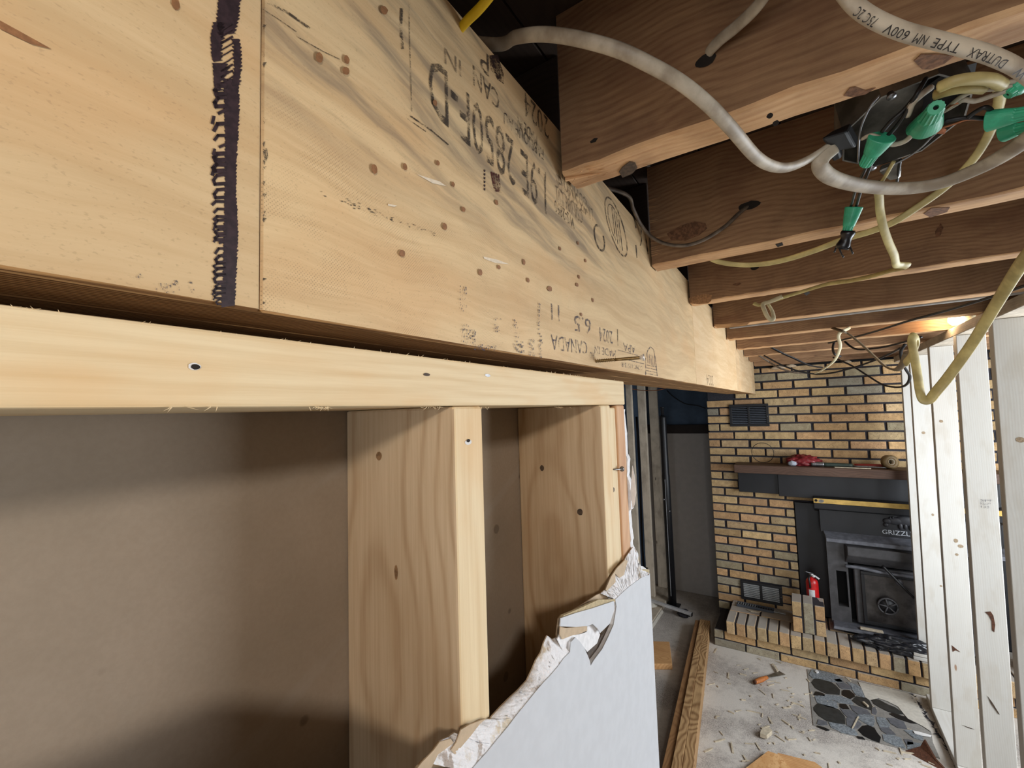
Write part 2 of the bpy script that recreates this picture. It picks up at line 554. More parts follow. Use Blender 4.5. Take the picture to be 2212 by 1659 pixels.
def brick_mat():
    m, nt, b, vec, oc, oi = start('speckled_brick', 0.88, 0, 0.2)
    n = noise(nt, vec, 30, 4, 0.6)
    n2 = noise(nt, vec, 240, 3, 0.6)
    base = oi.outputs['Color']
    dk = mix(nt, 0.28, base, S(96, 72, 54))
    c = mix(nt, rng(nt, n, 0.38, 0.66), dk, base)
    c = mix(nt, M(nt, 'MULTIPLY', rng(nt, n2, 0.57, 0.66), 0.75), c, S(62, 46, 38))
    g = nd(nt, 'ShaderNodeNewGeometry')
    up = nd(nt, 'ShaderNodeSeparateXYZ', {0: g.outputs['Normal']}).outputs[2]
    c = mix(nt, M(nt, 'MULTIPLY', rng(nt, up, 0.6, 0.9), 0.9), c, S(172, 166, 158))      # dust lies on the top faces
    setcol(nt, b, c)
    bump(nt, b, M(nt, 'ADD', n2, n), 0.6, 0.0015)
    return m


MT['brick'] = brick_mat()
MT['mortar'] = plain('dark_mortar', S(54, 52, 58), 0.95, 0, 0.12, 120, 0.8)
MT['black'] = plain('black_steel', S(30, 30, 33), 0.5, 0.0, 0.15, 25, 0.05)
MT['black_sheet'] = plain('black_sheet_metal', S(27, 28, 32), 0.45, 0.0, 0.10, 12, 0.03)
MT['stove'] = plain('stove_grey_black', S(78, 77, 79), 0.55, 0.1, 0.14, 18, 0.1)
MT['stove_lip'] = plain('dusty_stove_lip', S(112, 114, 122), 0.5, 0.2, 0.15, 30, 0.1)
MT['glass_soot'] = plain('sooty_door_glass', S(70, 66, 64), 0.22, 0.0, 0.25, 14, 0.0, col2=S(44, 41, 40))
MT['slot'] = plain('dark_slot', S(8, 8, 10), 0.9, 0, 0.1, 40, 0)
MT['louvre'] = plain('louvre_grey', S(176, 178, 178), 0.5, 0.2, 0.1, 60, 0.1)
MT['louvre_dark'] = plain('louvre_dark', S(84, 90, 100), 0.5, 0.2, 0.1, 60, 0.1)
MT['brass'] = plain('polished_brass', S(214, 178, 104), 0.25, 0.9, 0.12, 20, 0.05)
MT['letter'] = plain('silver_letter', S(196, 200, 206), 0.4, 0.3, 0.05, 60, 0)
MT['bear'] = plain('emblem_relief', S(52, 52, 56), 0.5, 0.2, 0.1, 60, 0.2)
MT['red'] = plain('extinguisher_red', S(196, 28, 30), 0.3, 0.0, 0.08, 40, 0.0)
MT['white_label'] = plain('white_label', S(222, 222, 222), 0.6, 0, 0.08, 200, 0)
MT['steel'] = plain('dull_steel', S(150, 150, 152), 0.35, 0.8, 0.12, 60, 0.1)
MT['alu'] = plain('bright_aluminium', S(222, 224, 228), 0.3, 0.6, 0.05, 50, 0.05)
MT['screw'] = plain('bronze_screw', S(150, 122, 78), 0.4, 0.7, 0.15, 300, 0.1)
MT['screw_head'] = plain('screw_head_bright', S(226, 226, 228), 0.3, 0.6, 0.05, 300, 0.1)
MT['rubber'] = plain('black_rubber', S(24, 24, 27), 0.45, 0, 0.12, 40, 0.1)
MT['bag'] = plain('black_plastic_film', S(40, 42, 48), 0.22, 0, 0.2, 50, 0.9)
MT['bag_white'] = plain('white_plastic_film', S(196, 204, 216), 0.3, 0, 0.1, 60, 0.6)
MT['cable_white'] = plain('dirty_white_sheath', S(192, 180, 160), 0.5, 0, 0.14, 30, 0.1, col2=S(146, 132, 114))
MT['cable_grey'] = plain('dusty_grey_sheath', S(120, 106, 90), 0.6, 0, 0.14, 60, 0.1, col2=S(84, 72, 62))
MT['cable_yellow'] = plain('dirty_yellow_sheath', S(214, 198, 134), 0.5, 0, 0.10, 30, 0.1, col2=S(178, 162, 108))
MT['cable_bright'] = plain('bright_yellow_sheath', S(214, 176, 22), 0.45, 0, 0.06, 60, 0.1)
MT['cable_cream'] = plain('cream_sheath', S(212, 200, 164), 0.5, 0, 0.08, 60, 0.1)
MT['cable_brown'] = plain('brown_shaded_sheath', S(136, 118, 92), 0.6, 0, 0.10, 60, 0.1)
MT['cable_black'] = plain('black_sheath', S(26, 25, 28), 0.45, 0, 0.10, 60, 0.1)
MT['wire_black'] = plain('black_wire', S(28, 26, 26), 0.45, 0, 0.1, 60, 0.1)
MT['wire_white'] = plain('white_wire', S(196, 184, 164), 0.45, 0, 0.1, 60, 0.1)
MT['copper'] = plain('bare_copper', S(186, 120, 84), 0.4, 0.7, 0.15, 90, 0.1)
MT['green'] = plain('green_connector', S(62, 176, 134), 0.4, 0, 0.10, 90, 0.1)
MT['galv'] = plain('galvanised_box', S(150, 146, 138), 0.38, 0.75, 0.2, 30, 0.3)
MT['tape'] = plain('black_tape', S(22, 22, 28), 0.3, 0, 0.1, 90, 0.3)
MT['blue_wall'] = plain('blue_paint_wall', S(84, 104, 128), 0.8, 0, 0.16, 5, 0.1)
MT['panel_grey'] = plain('pale_wall_panel', S(178, 174, 170), 0.8, 0, 0.03, 20, 0.1)
MT['dark_band'] = plain('dark_ledger', S(44, 36, 34), 0.8, 0, 0.12, 20, 0.2)
MT['wall_panel'] = plain('brown_wall_panelling', S(120, 100, 80), 0.7, 0, 0.08, 10, 0.05)
MT['wall_plain'] = plain('painted_wall', S(206, 202, 194), 0.8, 0, 0.03, 10, 0.05)
MT['subfloor'] = plain('subfloor_board', S(98, 70, 48), 0.85, 0, 0.15, 10, 0.3)
MT['grey_strip'] = plain('grey_metal_strip', S(150, 146, 140), 0.6, 0.0, 0.10, 40, 0.1)
MT['red_plastic'] = plain('red_crumpled_plastic', S(140, 44, 50), 0.35, 0, 0.15, 60, 0.4)
MT['red_handle'] = plain('red_handle_plastic', S(156, 44, 40), 0.45, 0, 0.1, 60, 0.1)
MT['dark_green'] = plain('dark_green_grip', S(52, 66, 58), 0.6, 0, 0.1, 60, 0.2)
MT['tape_roll'] = plain('tan_tape_roll', S(140, 116, 78), 0.55, 0, 0.1, 60, 0.1)
MT['orange'] = plain('orange_handle', S(196, 118, 58), 0.55, 0, 0.12, 80, 0.1)
MT['chip'] = plain('wood_chip', S(206, 192, 168), 0.8, 0, 0.1, 60, 0.2)
MT['stone_grey'] = plain('stone_blue_grey', S(146, 153, 158), 0.55, 0, 0.12, 110, 0.1, col2=S(98, 104, 110))
MT['stone_mid'] = plain('stone_mid_grey', S(104, 106, 112), 0.55, 0, 0.12, 70, 0.1)
MT['stone_dark'] = plain('stone_dark', S(52, 54, 54), 0.45, 0, 0.16, 40, 0.15)
MT['stone_black'] = plain('stone_black', S(24, 25, 28), 0.35, 0, 0.1, 60, 0.1)
MT['grout'] = plain('stone_grout', S(142, 138, 132), 0.85, 0, 0.08, 90, 0.2)
MT['dust'] = plain('plaster_dust', S(196, 190, 178), 0.95, 0, 0.06, 50, 0.3)


def carpet():
    m, nt, b, vec, oc, oi = start('dusty_carpet', 0.95, 0, 0.1)
    n = noise(nt, oc, 160, 4, 0.7)
    n2 = noise(nt, oc, 2.3, 5, 0.6)
    n3 = noise(nt, scl(nt, oc, (1, 1, 1), (4, 7, 0)), 34, 4, 0.65)
    c = mix(nt, rng(nt, n, 0.3, 0.7), S(128, 122, 117), S(204, 196, 188))
    s = nd(nt, 'ShaderNodeSeparateXYZ', {0: oc})
    right = rng(nt, s.outputs[0], -0.75, -0.35)
    d = M(nt, 'MULTIPLY', M(nt, 'MULTIPLY', rng(nt, M(nt, 'ADD', n2, M(nt, 'MULTIPLY', n3, 0.25)), 0.50, 0.72), right), 0.8)
    c = mix(nt, d, c, S(218, 212, 203))
    setcol(nt, b, c)
    bump(nt, b, n, 0.7, 0.003)
    return m


MT['carpet'] = carpet()


def osb():
    m, nt, b, vec, oc, oi = start('strand_board', 0.7, 0, 0.3)
    vo = nd(nt, 'ShaderNodeTexVoronoi', {'Vector': scl(nt, oc, (60, 22, 1)), 'Scale': 1.0})
    n = noise(nt, oc, 90, 3)
    c = mix(nt, vo.outputs['Color'], S(196, 146, 92), S(222, 178, 126))
    c = mix(nt, rng(nt, n, 0.5, 0.75), c, S(186, 132, 80))
    setcol(nt, b, c)
    return m


MT['osb'] = osb()
MT['knot_pale'] = plain('pale_knot', S(172, 150, 122), 0.7, 0, 0.15, 260, 0.1)


def emit(name, col, k):
    m = bpy.data.materials.new(name)
    m.use_nodes = True
    b = m.node_tree.nodes['Principled BSDF']
    b.inputs['Emission Color'].default_value = col
    b.inputs['Emission Strength'].default_value = k
    b.inputs['Base Color'].default_value = col
    return m


MT['bulb'] = emit('lit_bulb', (1.0, 0.86, 0.62, 1), 12)

# ================================================================ room shell
WY = 4.0                         # brick face
structure(box('floor', -2.8, 1.85, -3.1, 4.9, FL-0.05, FL, MT['carpet'], None, 0))
CEIL = 0.535
cl = structure(mk('ceiling', [(-2.8, -3.1, CEIL), (1.85, -3.1, CEIL), (1.85, 4.9, CEIL), (-2.8, 4.9, CEIL)], [(0, 3, 2, 1)], MT['subfloor'], origin=(0, 0, CEIL)))
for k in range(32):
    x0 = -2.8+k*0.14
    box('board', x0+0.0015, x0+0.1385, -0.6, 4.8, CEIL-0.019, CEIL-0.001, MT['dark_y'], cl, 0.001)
structure(box('wall_left', -2.85, -2.8, -3.1, 4.9, FL, CEIL, MT['wall_panel'], None, 0))
# right wall with the window opening
bm = bmesh.new()
wx0, wx1 = 1.75, 1.85
for a in ((-3.1, 1.43, FL, CEIL), (3.35, 4.9, FL, CEIL), (1.43, 3.35, FL, -1.07), (1.43, 3.35, 0.28, CEIL)):
    bm_box(bm, wx0, wx1, a[0], a[1], a[2], a[3])
structure(from_bm('wall_right', bm, MT['wall_panel']))
bm = bmesh.new()
for a in ((1.43, 3.35, -1.07, -1.01), (1.43, 3.35, 0.22, 0.28), (1.43, 1.49, -1.01, 0.22), (3.29, 3.35, -1.01, 0.22), (2.47, 2.53, -1.01, 0.22)):
    bm_box(bm, 1.73, 1.81, a[0], a[1], a[2], a[3], 0.004)
structure(from_bm('window_1', bm, MT['wall_plain']))
bm = bmesh.new()
for a in ((-2.8, -0.7, FL, CEIL), (1.3, 1.75, FL, CEIL), (-0.7, 1.3, 0.45, CEIL)):
    bm_box(bm, a[0], a[1], -3.2, -3.1, a[2], a[3])
structure(from_bm('wall_front', bm, MT['wall_panel']))
bm = bmesh.new()
for a in ((-0.7, -0.63, FL, 0.45), (1.23, 1.3, FL, 0.45), (0.26, 0.34, FL, 0.45), (-0.7, 1.3, 0.38, 0.45), (-0.7, 1.3, FL, FL+0.06)):
    bm_box(bm, a[0], a[1], -3.14, -3.06, a[2], a[3], 0.004)
structure(from_bm('door_1', bm, MT['wall_plain']))
# wall in the recess left of the chimney: pale panel, dark ledger, blue painted concrete above
Yr = 4.507
pz = atY(1480, 936, Yr)[2]
bz = atY(1480, 917, Yr)[2]
wb = structure(box('wall_back', -2.8, 1.75, Yr+0.012, Yr+0.1, FL, CEIL, MT['blue_wall'], None, 0))
box('panel', -1.32, -0.665, Yr-0.004, Yr+0.012, FL+0.002, pz, MT['panel_grey'], wb)
box('ledger', -1.32, -0.665, Yr-0.03, Yr+0.012, pz, bz, MT['dark_band'], wb, 0.003)

# ================================================================ laminated beam
BA = 0.0136
BN = np.array([math.cos(math.atan(BA)), math.sin(math.atan(BA)), 0.0])      # face normal, towards the room
BD = np.array([-math.sin(math.atan(BA)), math.cos(math.atan(BA)), 0.0])     # along the beam
BC = -0.235*math.cos(math.atan(BA))


def bp(px, py, off=0.0005):
    d = ray(px, py)
    return d*((BC+off)/(d@BN))


def bs(s, z, depth=0.0):
    """beam frame: s along, z height, depth behind the face"""
    return BN*(BC-depth)+BD*s+np.array([0, 0, z])


def zb(s): return 0.0568+0.0068*s
def zt(s): return 0.3665+0.0030*s


beam = thing('laminated_beam', bs(1.5, 0.05, 0.06), 'long tan laminated veneer beam with black stamps along the ceiling', 'beam')
SE = [(bp(1632, 850)@BD), ]
s_end = SE[0]
seam1 = bp(565, 330)@BD
seam2 = bp(1500, 740)@BD
seam3 = bp(1591, 800)@BD


def beam_piece(name, s0, s1, d0, d1, mats, top=None, proud=0.0):
    p = []
    for z in (0, 1):
        for (s, d) in ((s0, d0-proud), (s1, d0-proud), (s1, d1), (s0, d1)):
            zz = zb(s) if z == 0 else zt(s)
            p.append(bs(s, zz, d))
    bm = bmesh.new()
    vs = [bm.verts.new(tuple(q)) for q in p]
    for q in ((3, 2, 1, 0), (4, 5, 6, 7), (0, 1, 5, 4), (1, 2, 6, 5), (2, 3, 7, 6), (3, 0, 4, 7)):
        bm.faces.new([vs[i] for i in q])
    bmesh.ops.recalc_face_normals(bm, faces=bm.faces)
    bmesh.ops.bevel(bm, geom=list(bm.edges), offset=0.0012, segments=1, affect='EDGES', profile=0.5)
    bm.normal_update()
    for f in bm.faces:
        f.material_index = 0 if abs(f.normal.z) < 0.5 and f.normal@Vector(BN) > 0.3 else 1
    return from_bm(name, bm, None, beam, mats=mats)


edges = [-1.2, seam1, seam2, seam3, s_end]
for i, mv in enumerate(('veneer_a', 'veneer_b', 'veneer_c', 'veneer_d')):
    beam_piece('veneer_sheet', edges[i]+0.0004, edges[i+1]-0.0004, 0.0, 0.0032, [MT[mv], MT['lvl_edge']], proud=0.0008 if i == 0 else 0.0)
beam_piece('ply', -1.2, s_end, 0.0034, 0.0445, [MT['lvl_edge'], MT['lvl_edge']])
beam_piece('ply', -1.2, s_end-0.42, 0.0455, 0.089, [MT['lvl_edge'], MT['lvl_edge']])
beam_piece('ply', -1.2, s_end-0.62, 0.090, 0.133, [MT['lvl_edge'], MT['lvl_edge']])


def on_beam(name, polys, mat, off=0.0005):
    vs, fs = [], []
    for pl in polys:
        P = [bp(x, y, off) for x, y in pl]
        t = tessellate_polygon([[Vector((p@BD, p[2], 0)) for p in P]])
        k = len(vs)
        vs += P
        fs += [[k+q for q in f] for f in t]
    fs = [f if np.cross(np.array(vs[f[1]])-vs[f[0]], np.array(vs[f[2]])-vs[f[0]])@BN > 0 else f[::-1] for f in fs]
    return mk(name, vs, fs, mat, beam)


def ribbon(pts, w):
    """flat stroke polygon list in photo positions"""
    out = []
    for (x0, y0), (x1, y1) in zip(pts[:-1], pts[1:]):
        dx, dy = x1-x0, y1-y0
        L = math.hypot(dx, dy)+1e-6
        nx, ny = -dy/L*w/2, dx/L*w/2
        ex, ey = dx/L*w*0.35, dy/L*w*0.35
        out.append([(x0+nx-ex, y0+ny-ey), (x1+nx+ex, y1+ny+ey), (x1-nx+ex, y1-ny+ey), (x0-nx-ex, y0-ny-ey)])
    return out


# broad black marker line with a looping scribble at its left
R = random.Random(3)


def stroke(y0, y1, fl, fr, jl=3.0, jr=3.0, step=4):
    """vertical felt pen stroke with feathered, saw-toothed sides"""
    L_, R_ = [], []
    y = y0
    k = 0
    while y <= y1:
        t = (y-y0)/(y1-y0)
        L_.append((fl(t)+(R.uniform(0, jl) if k % 2 else -R.uniform(0, jl*0.5)), y+(2 if k % 2 else 0)))
        R_.append((fr(t)+(R.uniform(0, jr) if k % 2 else -R.uniform(0, jr)), y-(2 if k % 2 else 0)))
        y += step
        k += 1
    return R_+L_[::-1]


mk_ = [stroke(170, 662, lambda t: 482+3*math.sin(t*5)+2*t-(3 if t > 0.9 else 0), lambda t: 515-5*t+2.5*math.sin(t*11), 2, 2.5),
       stroke(-10, 76, lambda t: 472-8*t+(20*max(0, t-0.6)), lambda t: 520-8*t-14*max(0, t-0.7), 4, 5),
       stroke(48, 132, lambda t: 460-5*math.sin(t*3), lambda t: 484-4*t, 3, 6),
       stroke(84, 186, lambda t: 500+9*t*(1-t)*2, lambda t: 521-5*(t-0.5)**2*3, 5, 4),
       stroke(136, 196, lambda t: 459+4*t, lambda t: 486+6*math.sin(t*6), 2, 7)]
on_beam('marker_line', mk_[:1], MT['marker'], 0.0010)
bl_ = list(mk_[1:])
for k in range(9):
    y = 58+k*14+R.uniform(-3, 3)
    bl_ += ribbon([(478, y+9), (490+R.uniform(-3, 3), y+2), (502, y-5)], R.uniform(2.5, 5))
on_beam('marker_blot', bl_, MT['marker'], 0.0011)
st = []
y = 186
while y < 655:
    h = R.uniform(17, 34) if y < 420 else R.uniform(11, 24)
    w = R.uniform(6.5, 10) if y < 420 else R.uniform(4, 7)
    x = 464+R.uniform(-4, 3)
    kind = R.random()
    if kind < 0.55:
        st += ribbon([(487, y-R.uniform(0, 5)), (x+7, y-1), (x, y+h*0.3), (x+3, y+h*0.6), (486, y+h*0.55)], w)
    elif kind < 0.85:
        st += ribbon([(487, y+2), (x+6, y+h*0.1), (x-1, y+h*0.55)], w)
    else:
        st += ribbon([(488, y), (x+12, y+h*0.25)], w*0.8)
    if R.random() < 0.3: st += ribbon([(x+1, y+h*0.5), (x-2, y+h*0.9)], w*0.8)
    y += h*R.uniform(0.75, 1.15)
on_beam('marker_scribble', st, MT['marker'], 0.0012)

# stamped lettering: reads upside down, running from the far end towards the camera


def stamp(s, far_base, near_base, capx, mat, name='stamp_lettering'):
    a, b, c = bp(*far_base), bp(*near_base), bp(*capx)
    right = b-a
    up = np.array([0, 0, c[2]-a[2]-(right[2]*((c-a)@BD)/(right@BD))])
    return text_on(name, s, a, right, up, MT[mat], beam)


stamp('1.9E 2850F-D', (1178, 375), (925, 110), (1178, 462), 'ink')
stamp('FABRIQUE AU CANADA', (1182, 268), (1086, 168), (1182, 356), 'ink') if False else None
stamp('FABRIQUE AU', (1174, 318), (1088, 234), (1174, 346), 'ink')
stamp('MADE IN', (1160, 292), (1118, 248), (1160, 318), 'ink')
stamp('2024', (1184, 256), (1132, 196), (1184, 302), 'ink')
stamp('CAN', (1078, 200), (1022, 140), (1078, 240), 'ink')
stamp('P', (1056, 120), (1036, 100), (1056, 166), 'ink')
stamp('IN', (996, 132), (960, 100), (996, 166), 'ink_faint')
stamp('COMMON', (1268, 430), (1206, 366), (1268, 458), 'ink_faint')
stamp('LIMIT STATES', (1280, 452), (1200, 372), (1280, 478), 'ink_faint')
stamp('CSA 086 LVL', (1258, 456), (1198, 398), (1258, 484), 'ink_faint')
stamp('WS-2850', (1240, 470), (1198, 430), (1240, 494), 'ink')
stamp('CANADA', (1268, 738), (1190, 722), (1268, 766), 'ink_blue')
stamp('2024', (1323, 716), (1294, 706), (1323, 744), 'ink_blue')
stamp('6.5', (1276, 690), (1240, 680), (1276, 722), 'ink_blue')
stamp('11', (1208, 660), (1190, 655), (1208, 694), 'ink_blue')
stamp('MADE IN', (1330, 757), (1284, 746), (1330, 772), 'ink_blue')
stamp('AU', (1284, 762), (1274, 760), (1284, 778), 'ink_blue')
stamp('CCMC-11543-R', (1388, 791), (1342, 782), (1388, 800), 'ink_blue')
stamp('APA', (1372, 748), (1346, 740), (1372, 764), 'ink_blue')
stamp('2024', (1540, 812), (1526, 808), (1540, 834), 'ink_faint')


def ringpoly(cx_, cy_, rx, ry, t, a0, a1, tilt=0.0, n=22):
    o, i_ = [], []
    for k in range(n+1):
        a = math.radians(a0+(a1-a0)*k/n)
        c, s_ = math.cos(a), math.sin(a)
        o.append((cx_+rx*c+tilt*ry*s_, cy_+ry*s_))
        i_.append((cx_+(rx-t)*c+tilt*(ry-t)*s_, cy_+(ry-t*1.6)*s_))
    return [[o[k], o[k+1], i_[k+1], i_[k]] for k in range(n)]


pl = ringpoly(1331, 490, 17, 66, 2.4, 0, 360, 0.28)+ringpoly(1331, 490, 12, 50, 1.6, 150, 330, 0.28)
for k in range(4):
    pl += ribbon([(1322+k*5, 448+k*9), (1330+k*5, 520+k*7)], 1.6)
pl += ringpoly(1295, 514, 11, 30, 3.0, -10, 300, 0.2)
on_beam('stamp_emblem', pl, MT['ink'])
pl = ribbon([(1395, 810), (1395, 775), (1399, 758), (1405, 749), (1412, 755), (1416, 775), (1420, 812)], 1.6)
for k in range(5):
    pl += ribbon([(1399+k*3.6, 764+k*1.5), (1400+k*3.6, 784+k*2)], 1.1)
for k in range(4):
    pl += ribbon([(1395, 788+k*6), (1419, 793+k*6)], 1.3)
pl += ribbon([(1335, 756), (1378, 768)], 1.6)+ribbon([(1350, 776), (1391, 786)], 1.4)
on_beam('stamp_emblem', pl, MT['ink_blue'])
# vertical rules and scuffs of the stamps
pl = ribbon([(1179, 372), (1178, 450)], 1.3)+ribbon([(1334, 712), (1335, 746)], 1.6)+ribbon([(1394, 506), (1400, 548)], 3)
pl += ribbon([(1385, 488), (1386, 520), (1384, 530)], 2.0)+ribbon([(1374, 530), (1376, 556)], 2.5)+ribbon([(1370, 470), (1374, 492)], 2.5)
on_beam('stamp_rule', pl, MT['ink'])
pl = [[(1057, 120), (1075, 118), (1090, 165), (1089, 182), (1075, 172), (1060, 150)]]
on_beam('ink_blot', pl, MT['blot'])
pl = []
for k in range(4): pl += ribbon([(1062+k*5, 372+k*2), (1068+k*5+R.uniform(-2, 2), 412+k)], 3.4)
on_beam('ink_blot', pl, MT['marker_red'])
pl = []
for k in range(6): pl += [[(1046, 366+k*8), (1049, 367+k*8), (1048, 372+k*8), (1045, 370+k*8)]]
on_beam('ink_blot', pl, MT['marker'])
# scuffed stamp remains along the lower edge
pl = []
for (x, y0, y1, w, n) in ((1005, 700, 744, 9, 30), (1020, 710, 748, 9, 26), (1115, 690, 760, 7, 30), (1128, 738, 762, 6, 14), (1149, 730, 768, 6, 26), (1168, 720, 772, 4, 30), (1050, 745, 757, 34, 46), (1000, 615, 672, 9, 30), (1075, 686, 716, 8, 14), (1165, 655, 715, 2, 20), (350, 612, 632, 26, 40), (380, 606, 632, 10, 14), (300, 590, 606, 8, 10), (414, 608, 634, 5, 10)):
    for k in range(n):
        a, b = x+R.uniform(-w, w)*0.8, R.uniform(y0, y1)
        s = R.uniform(0.8, 2.0)
        pl.append([(a-s, b-s*0.6), (a+s*0.8, b-s), (a+s, b+s*0.9), (a-s*0.6, b+s)])
on_beam('scuffed_stamp', pl, MT['ink_blue'], 0.0013)
# smudges on the grey streaked sheet
pl = []
for k in range(90):
    t = R.random()
    a, b = 700+t*250+R.uniform(-10, 10), 418+t*92+R.uniform(-6, 6)*(1.2-t)
    s = R.uniform(0.7, 2.6)*(1-abs(t-0.3)*0.8)
    pl.append([(a-s*1.5, b-s*0.6), (a+s, b-s*0.4), (a+s*1.5, b+s*0.7), (a-s, b+s*0.5)])
pl += ribbon([(580, 6), (620, 26), (668, 60)], 5)+ribbon([(568, 20), (600, 40), (640, 68)], 1.5)+ribbon([(640, 78), (700, 112), (734, 128)], 2)
pl += ribbon([(868, 20), (866, 60), (870, 104)], 6)+ribbon([(886, 250), (930, 280), (968, 312)], 3)+ribbon([(880, 256), (920, 284)], 2)
pl += ribbon([(884, 10), (886, 120), (890, 240)], 1.6)
for k in range(16):
    b = R.uniform(0, 660)
    pl.append([(568, b), (573+R.uniform(0, 5), b+R.uniform(-3, 3)), (570, b+R.uniform(4, 12)), (567, b+6)])
pl.append([(568, 322), (577, 320), (579, 338), (572, 356), (568, 350)])
on_beam('ink_smear', pl, MT['ink'])
# resin spots and small knots in the veneer
pl = []
for (x, y, a, b) in ((690, 124, 8, 12), (749, 129, 6, 10), (747, 153, 8, 9), (809, 365, 7, 11), (875, 360, 5, 8), (946, 352, 4, 6), (979, 398, 3.5, 6), (1001, 452, 4.5, 6), (961, 489, 5, 8), (869, 547, 7, 8), (1038, 588, 4.5, 7), (1078, 577, 3.5, 4.5), (1132, 566, 3, 6.5), (1141, 605, 3, 5.5), (1188, 624, 5, 6), (1073, 437, 3.5, 6), (1210, 537, 2.2, 4.5), (1249, 525, 2, 4), (1265, 563, 2, 4), (1251, 598, 2, 4.5), (1247, 615, 3, 4.5), (1281, 648, 2, 4.5), (1256, 679, 2, 4), (940, 222, 5, 7), (380, 8, 9, 14), (830, 22, 8, 10)):
    pl.append([(x+a*math.cos(t)*R.uniform(0.85, 1.1)+0.3*b*math.sin(t)*0.5, y+b*math.sin(t)*R.uniform(0.9, 1.08)) for t in [k*math.pi/5 for k in range(10)]])
pl.append([(0, 44), (40, 66), (112, 106), (70, 96), (28, 76), (0, 62)])
on_beam('resin_spot', pl, MT['pitch'], 0.0012)
on_beam('pale_scrape', [[(1044, 554), (1075, 561), (1101, 571), (1070, 568), (1046, 559)], [(900, 376), (950, 392), (964, 402), (935, 396)], [(838, 440), (858, 444), (852, 447), (838, 444)]], MT['streak_white'])

# bronze screw left standing proud in the beam
a = bp(1288, 780)
b_ = a+(atX(1391, 772, -0.180)-a)
scr = thing('deck_screw', a, 'bronze wood screw with bright head sticking out of the beam', 'screw')
tube('shank', [a-(b_-a)*0.05, a+(b_-a)*0.42], 0.0019, MT['screw'], scr, sub=6, n=8)
tube('shank', [a+(b_-a)*0.40, b_], 0.0023, MT['screw'], scr, sub=6, n=8)
ax_ = (b_-a)/np.linalg.norm(b_-a)
th = []
for k in range(90):
    t = k/90
    u = np.cross(ax_, (0, 0, 1)); u /= np.linalg.norm(u)
    v = np.cross(ax_, u)
    an = t*2*math.pi*11
    th.append(a+(b_-a)*(t*0.42)+(u*math.cos(an)+v*math.sin(an))*0.0025)
tube('thread', th, 0.0005, MT['screw'], scr, sub=0, n=5)
lathe('head', [(0.0022, -0.006), (0.0048, -0.001), (0.0050, 0.0), (0.0047, 0.0004), (0.0013, 0.0004), (0.0012, -0.001)], b_, MT['screw_head'], scr, ax_, 18)

# ================================================================ half open stud wall at the left
XF, XB = -0.235, -0.375
frame = thing('stud_wall_frame', (-0.305, 0.2, FL), 'new pale wood stud wall, opened up, below the tan beam', 'stud wall')
PT, PB = 0.0443, 0.0068
tp = box('top_plate', XB, XF, -0.95, 0.685, PB, PT, MT['spruce_y'], frame, 0.0016, 2)
tp['label'] = 'cream coloured top plate with a screw hole'
pm = MT['spruce_z']


def stud(y0, y1, x0=XB, x1=XF, m=None, ztop=PB, zbot=FL+0.038, side=True):
    bm = bmesh.new()
    bm_box(bm, x0, x1, y0, y1, zbot, ztop-0.0004, 0.0022, 2)
    bm.normal_update()
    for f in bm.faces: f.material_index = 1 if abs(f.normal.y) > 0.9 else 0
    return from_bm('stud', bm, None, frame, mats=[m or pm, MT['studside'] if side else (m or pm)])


s1 = stud(0.270, 0.308)
s2 = stud(0.582, 0.619)
s3 = stud(0.6200, 0.6490, XB, -0.2385, ztop=0.003, side=False)
s4 = stud(0.6500, 0.684, XB, -0.2362, MT['redwood'], ztop=0.0066, side=False)
s4['label'] = 'reddish end stud'
box('sole_plate', XB, XF, -0.95, 0.685, FL, FL+0.037, MT['spruce_y'], frame)
# screw holes, knots and nail heads


def disc(name, c, n_, r, mat, parent, ry=None, up=(0, 0, 1)):
    n_ = np.array(n_, float)
    u = np.cross(up, n_); u /= np.linalg.norm(u)
    v = np.cross(n_, u)
    ry = ry or r
    P = [np.array(c)+u*math.cos(t)*r*R.uniform(0.92, 1.08)+v*math.sin(t)*ry*R.uniform(0.92, 1.08) for t in [2*math.pi*k/14 for k in range(14)]]
    return mk(name, P, [list(range(14))], mat, parent)


EX = np.array([1.0, 0, 0])
EY = np.array([0, -1.0, 0])
MT['hole'] = plain('dark_hole', S(36, 28, 22), 0.9, 0, 0.1, 100, 0)
MT['knot'] = plain('brown_knot', S(150, 112, 74), 0.7, 0, 0.2, 220, 0.1)
MT['knot_dark'] = plain('dark_knot', S(84, 66, 50), 0.7, 0, 0.2, 220, 0.1)
MT['sap'] = plain('orange_sap_stain', S(222, 172, 104), 0.6, 0, 0.05, 200, 0)
pf = atX(420, 792, XF)
disc('torn_rim', pf+EX*0.0003, EX, 0.0026, MT['paper_white'], tp, 0.0017)
disc('screw_hole', atX(421.5, 792.5, XF)+EX*0.0005, EX, 0.0019, MT['hole'], tp, 0.0013)
disc('nail_head', atX(921, 809, XF)+EX*0.0004, EX, 0.0034, MT['knot_dark'], tp, 0.0012)
disc('nail_head', atX(1053, 811, XF)+EX*0.0004, EX, 0.0042, MT['steel'], tp, 0.0012)
p = atX(1011, 955, XF)
disc('torn_rim', p+EX*0.0003, EX, 0.0045, MT['paper_white'], s1, 0.0022)
disc('screw_hole', p+EX*0.0005+np.array([0, 0, 0.0012]), EX, 0.0024, MT['hole'], s1, 0.0014)
p = atY(819, 985, 0.270)
disc('knot', p+EY*0.0003, EY, 0.0040, MT['knot'], s1, 0.0040)
p = atY(856, 1236, 0.270)
disc('sap_streak', p+EY*0.0003, EY, 0.0022, MT['knot'], s1, 0.0065)
p = atY(1171, 1011, 0.582)
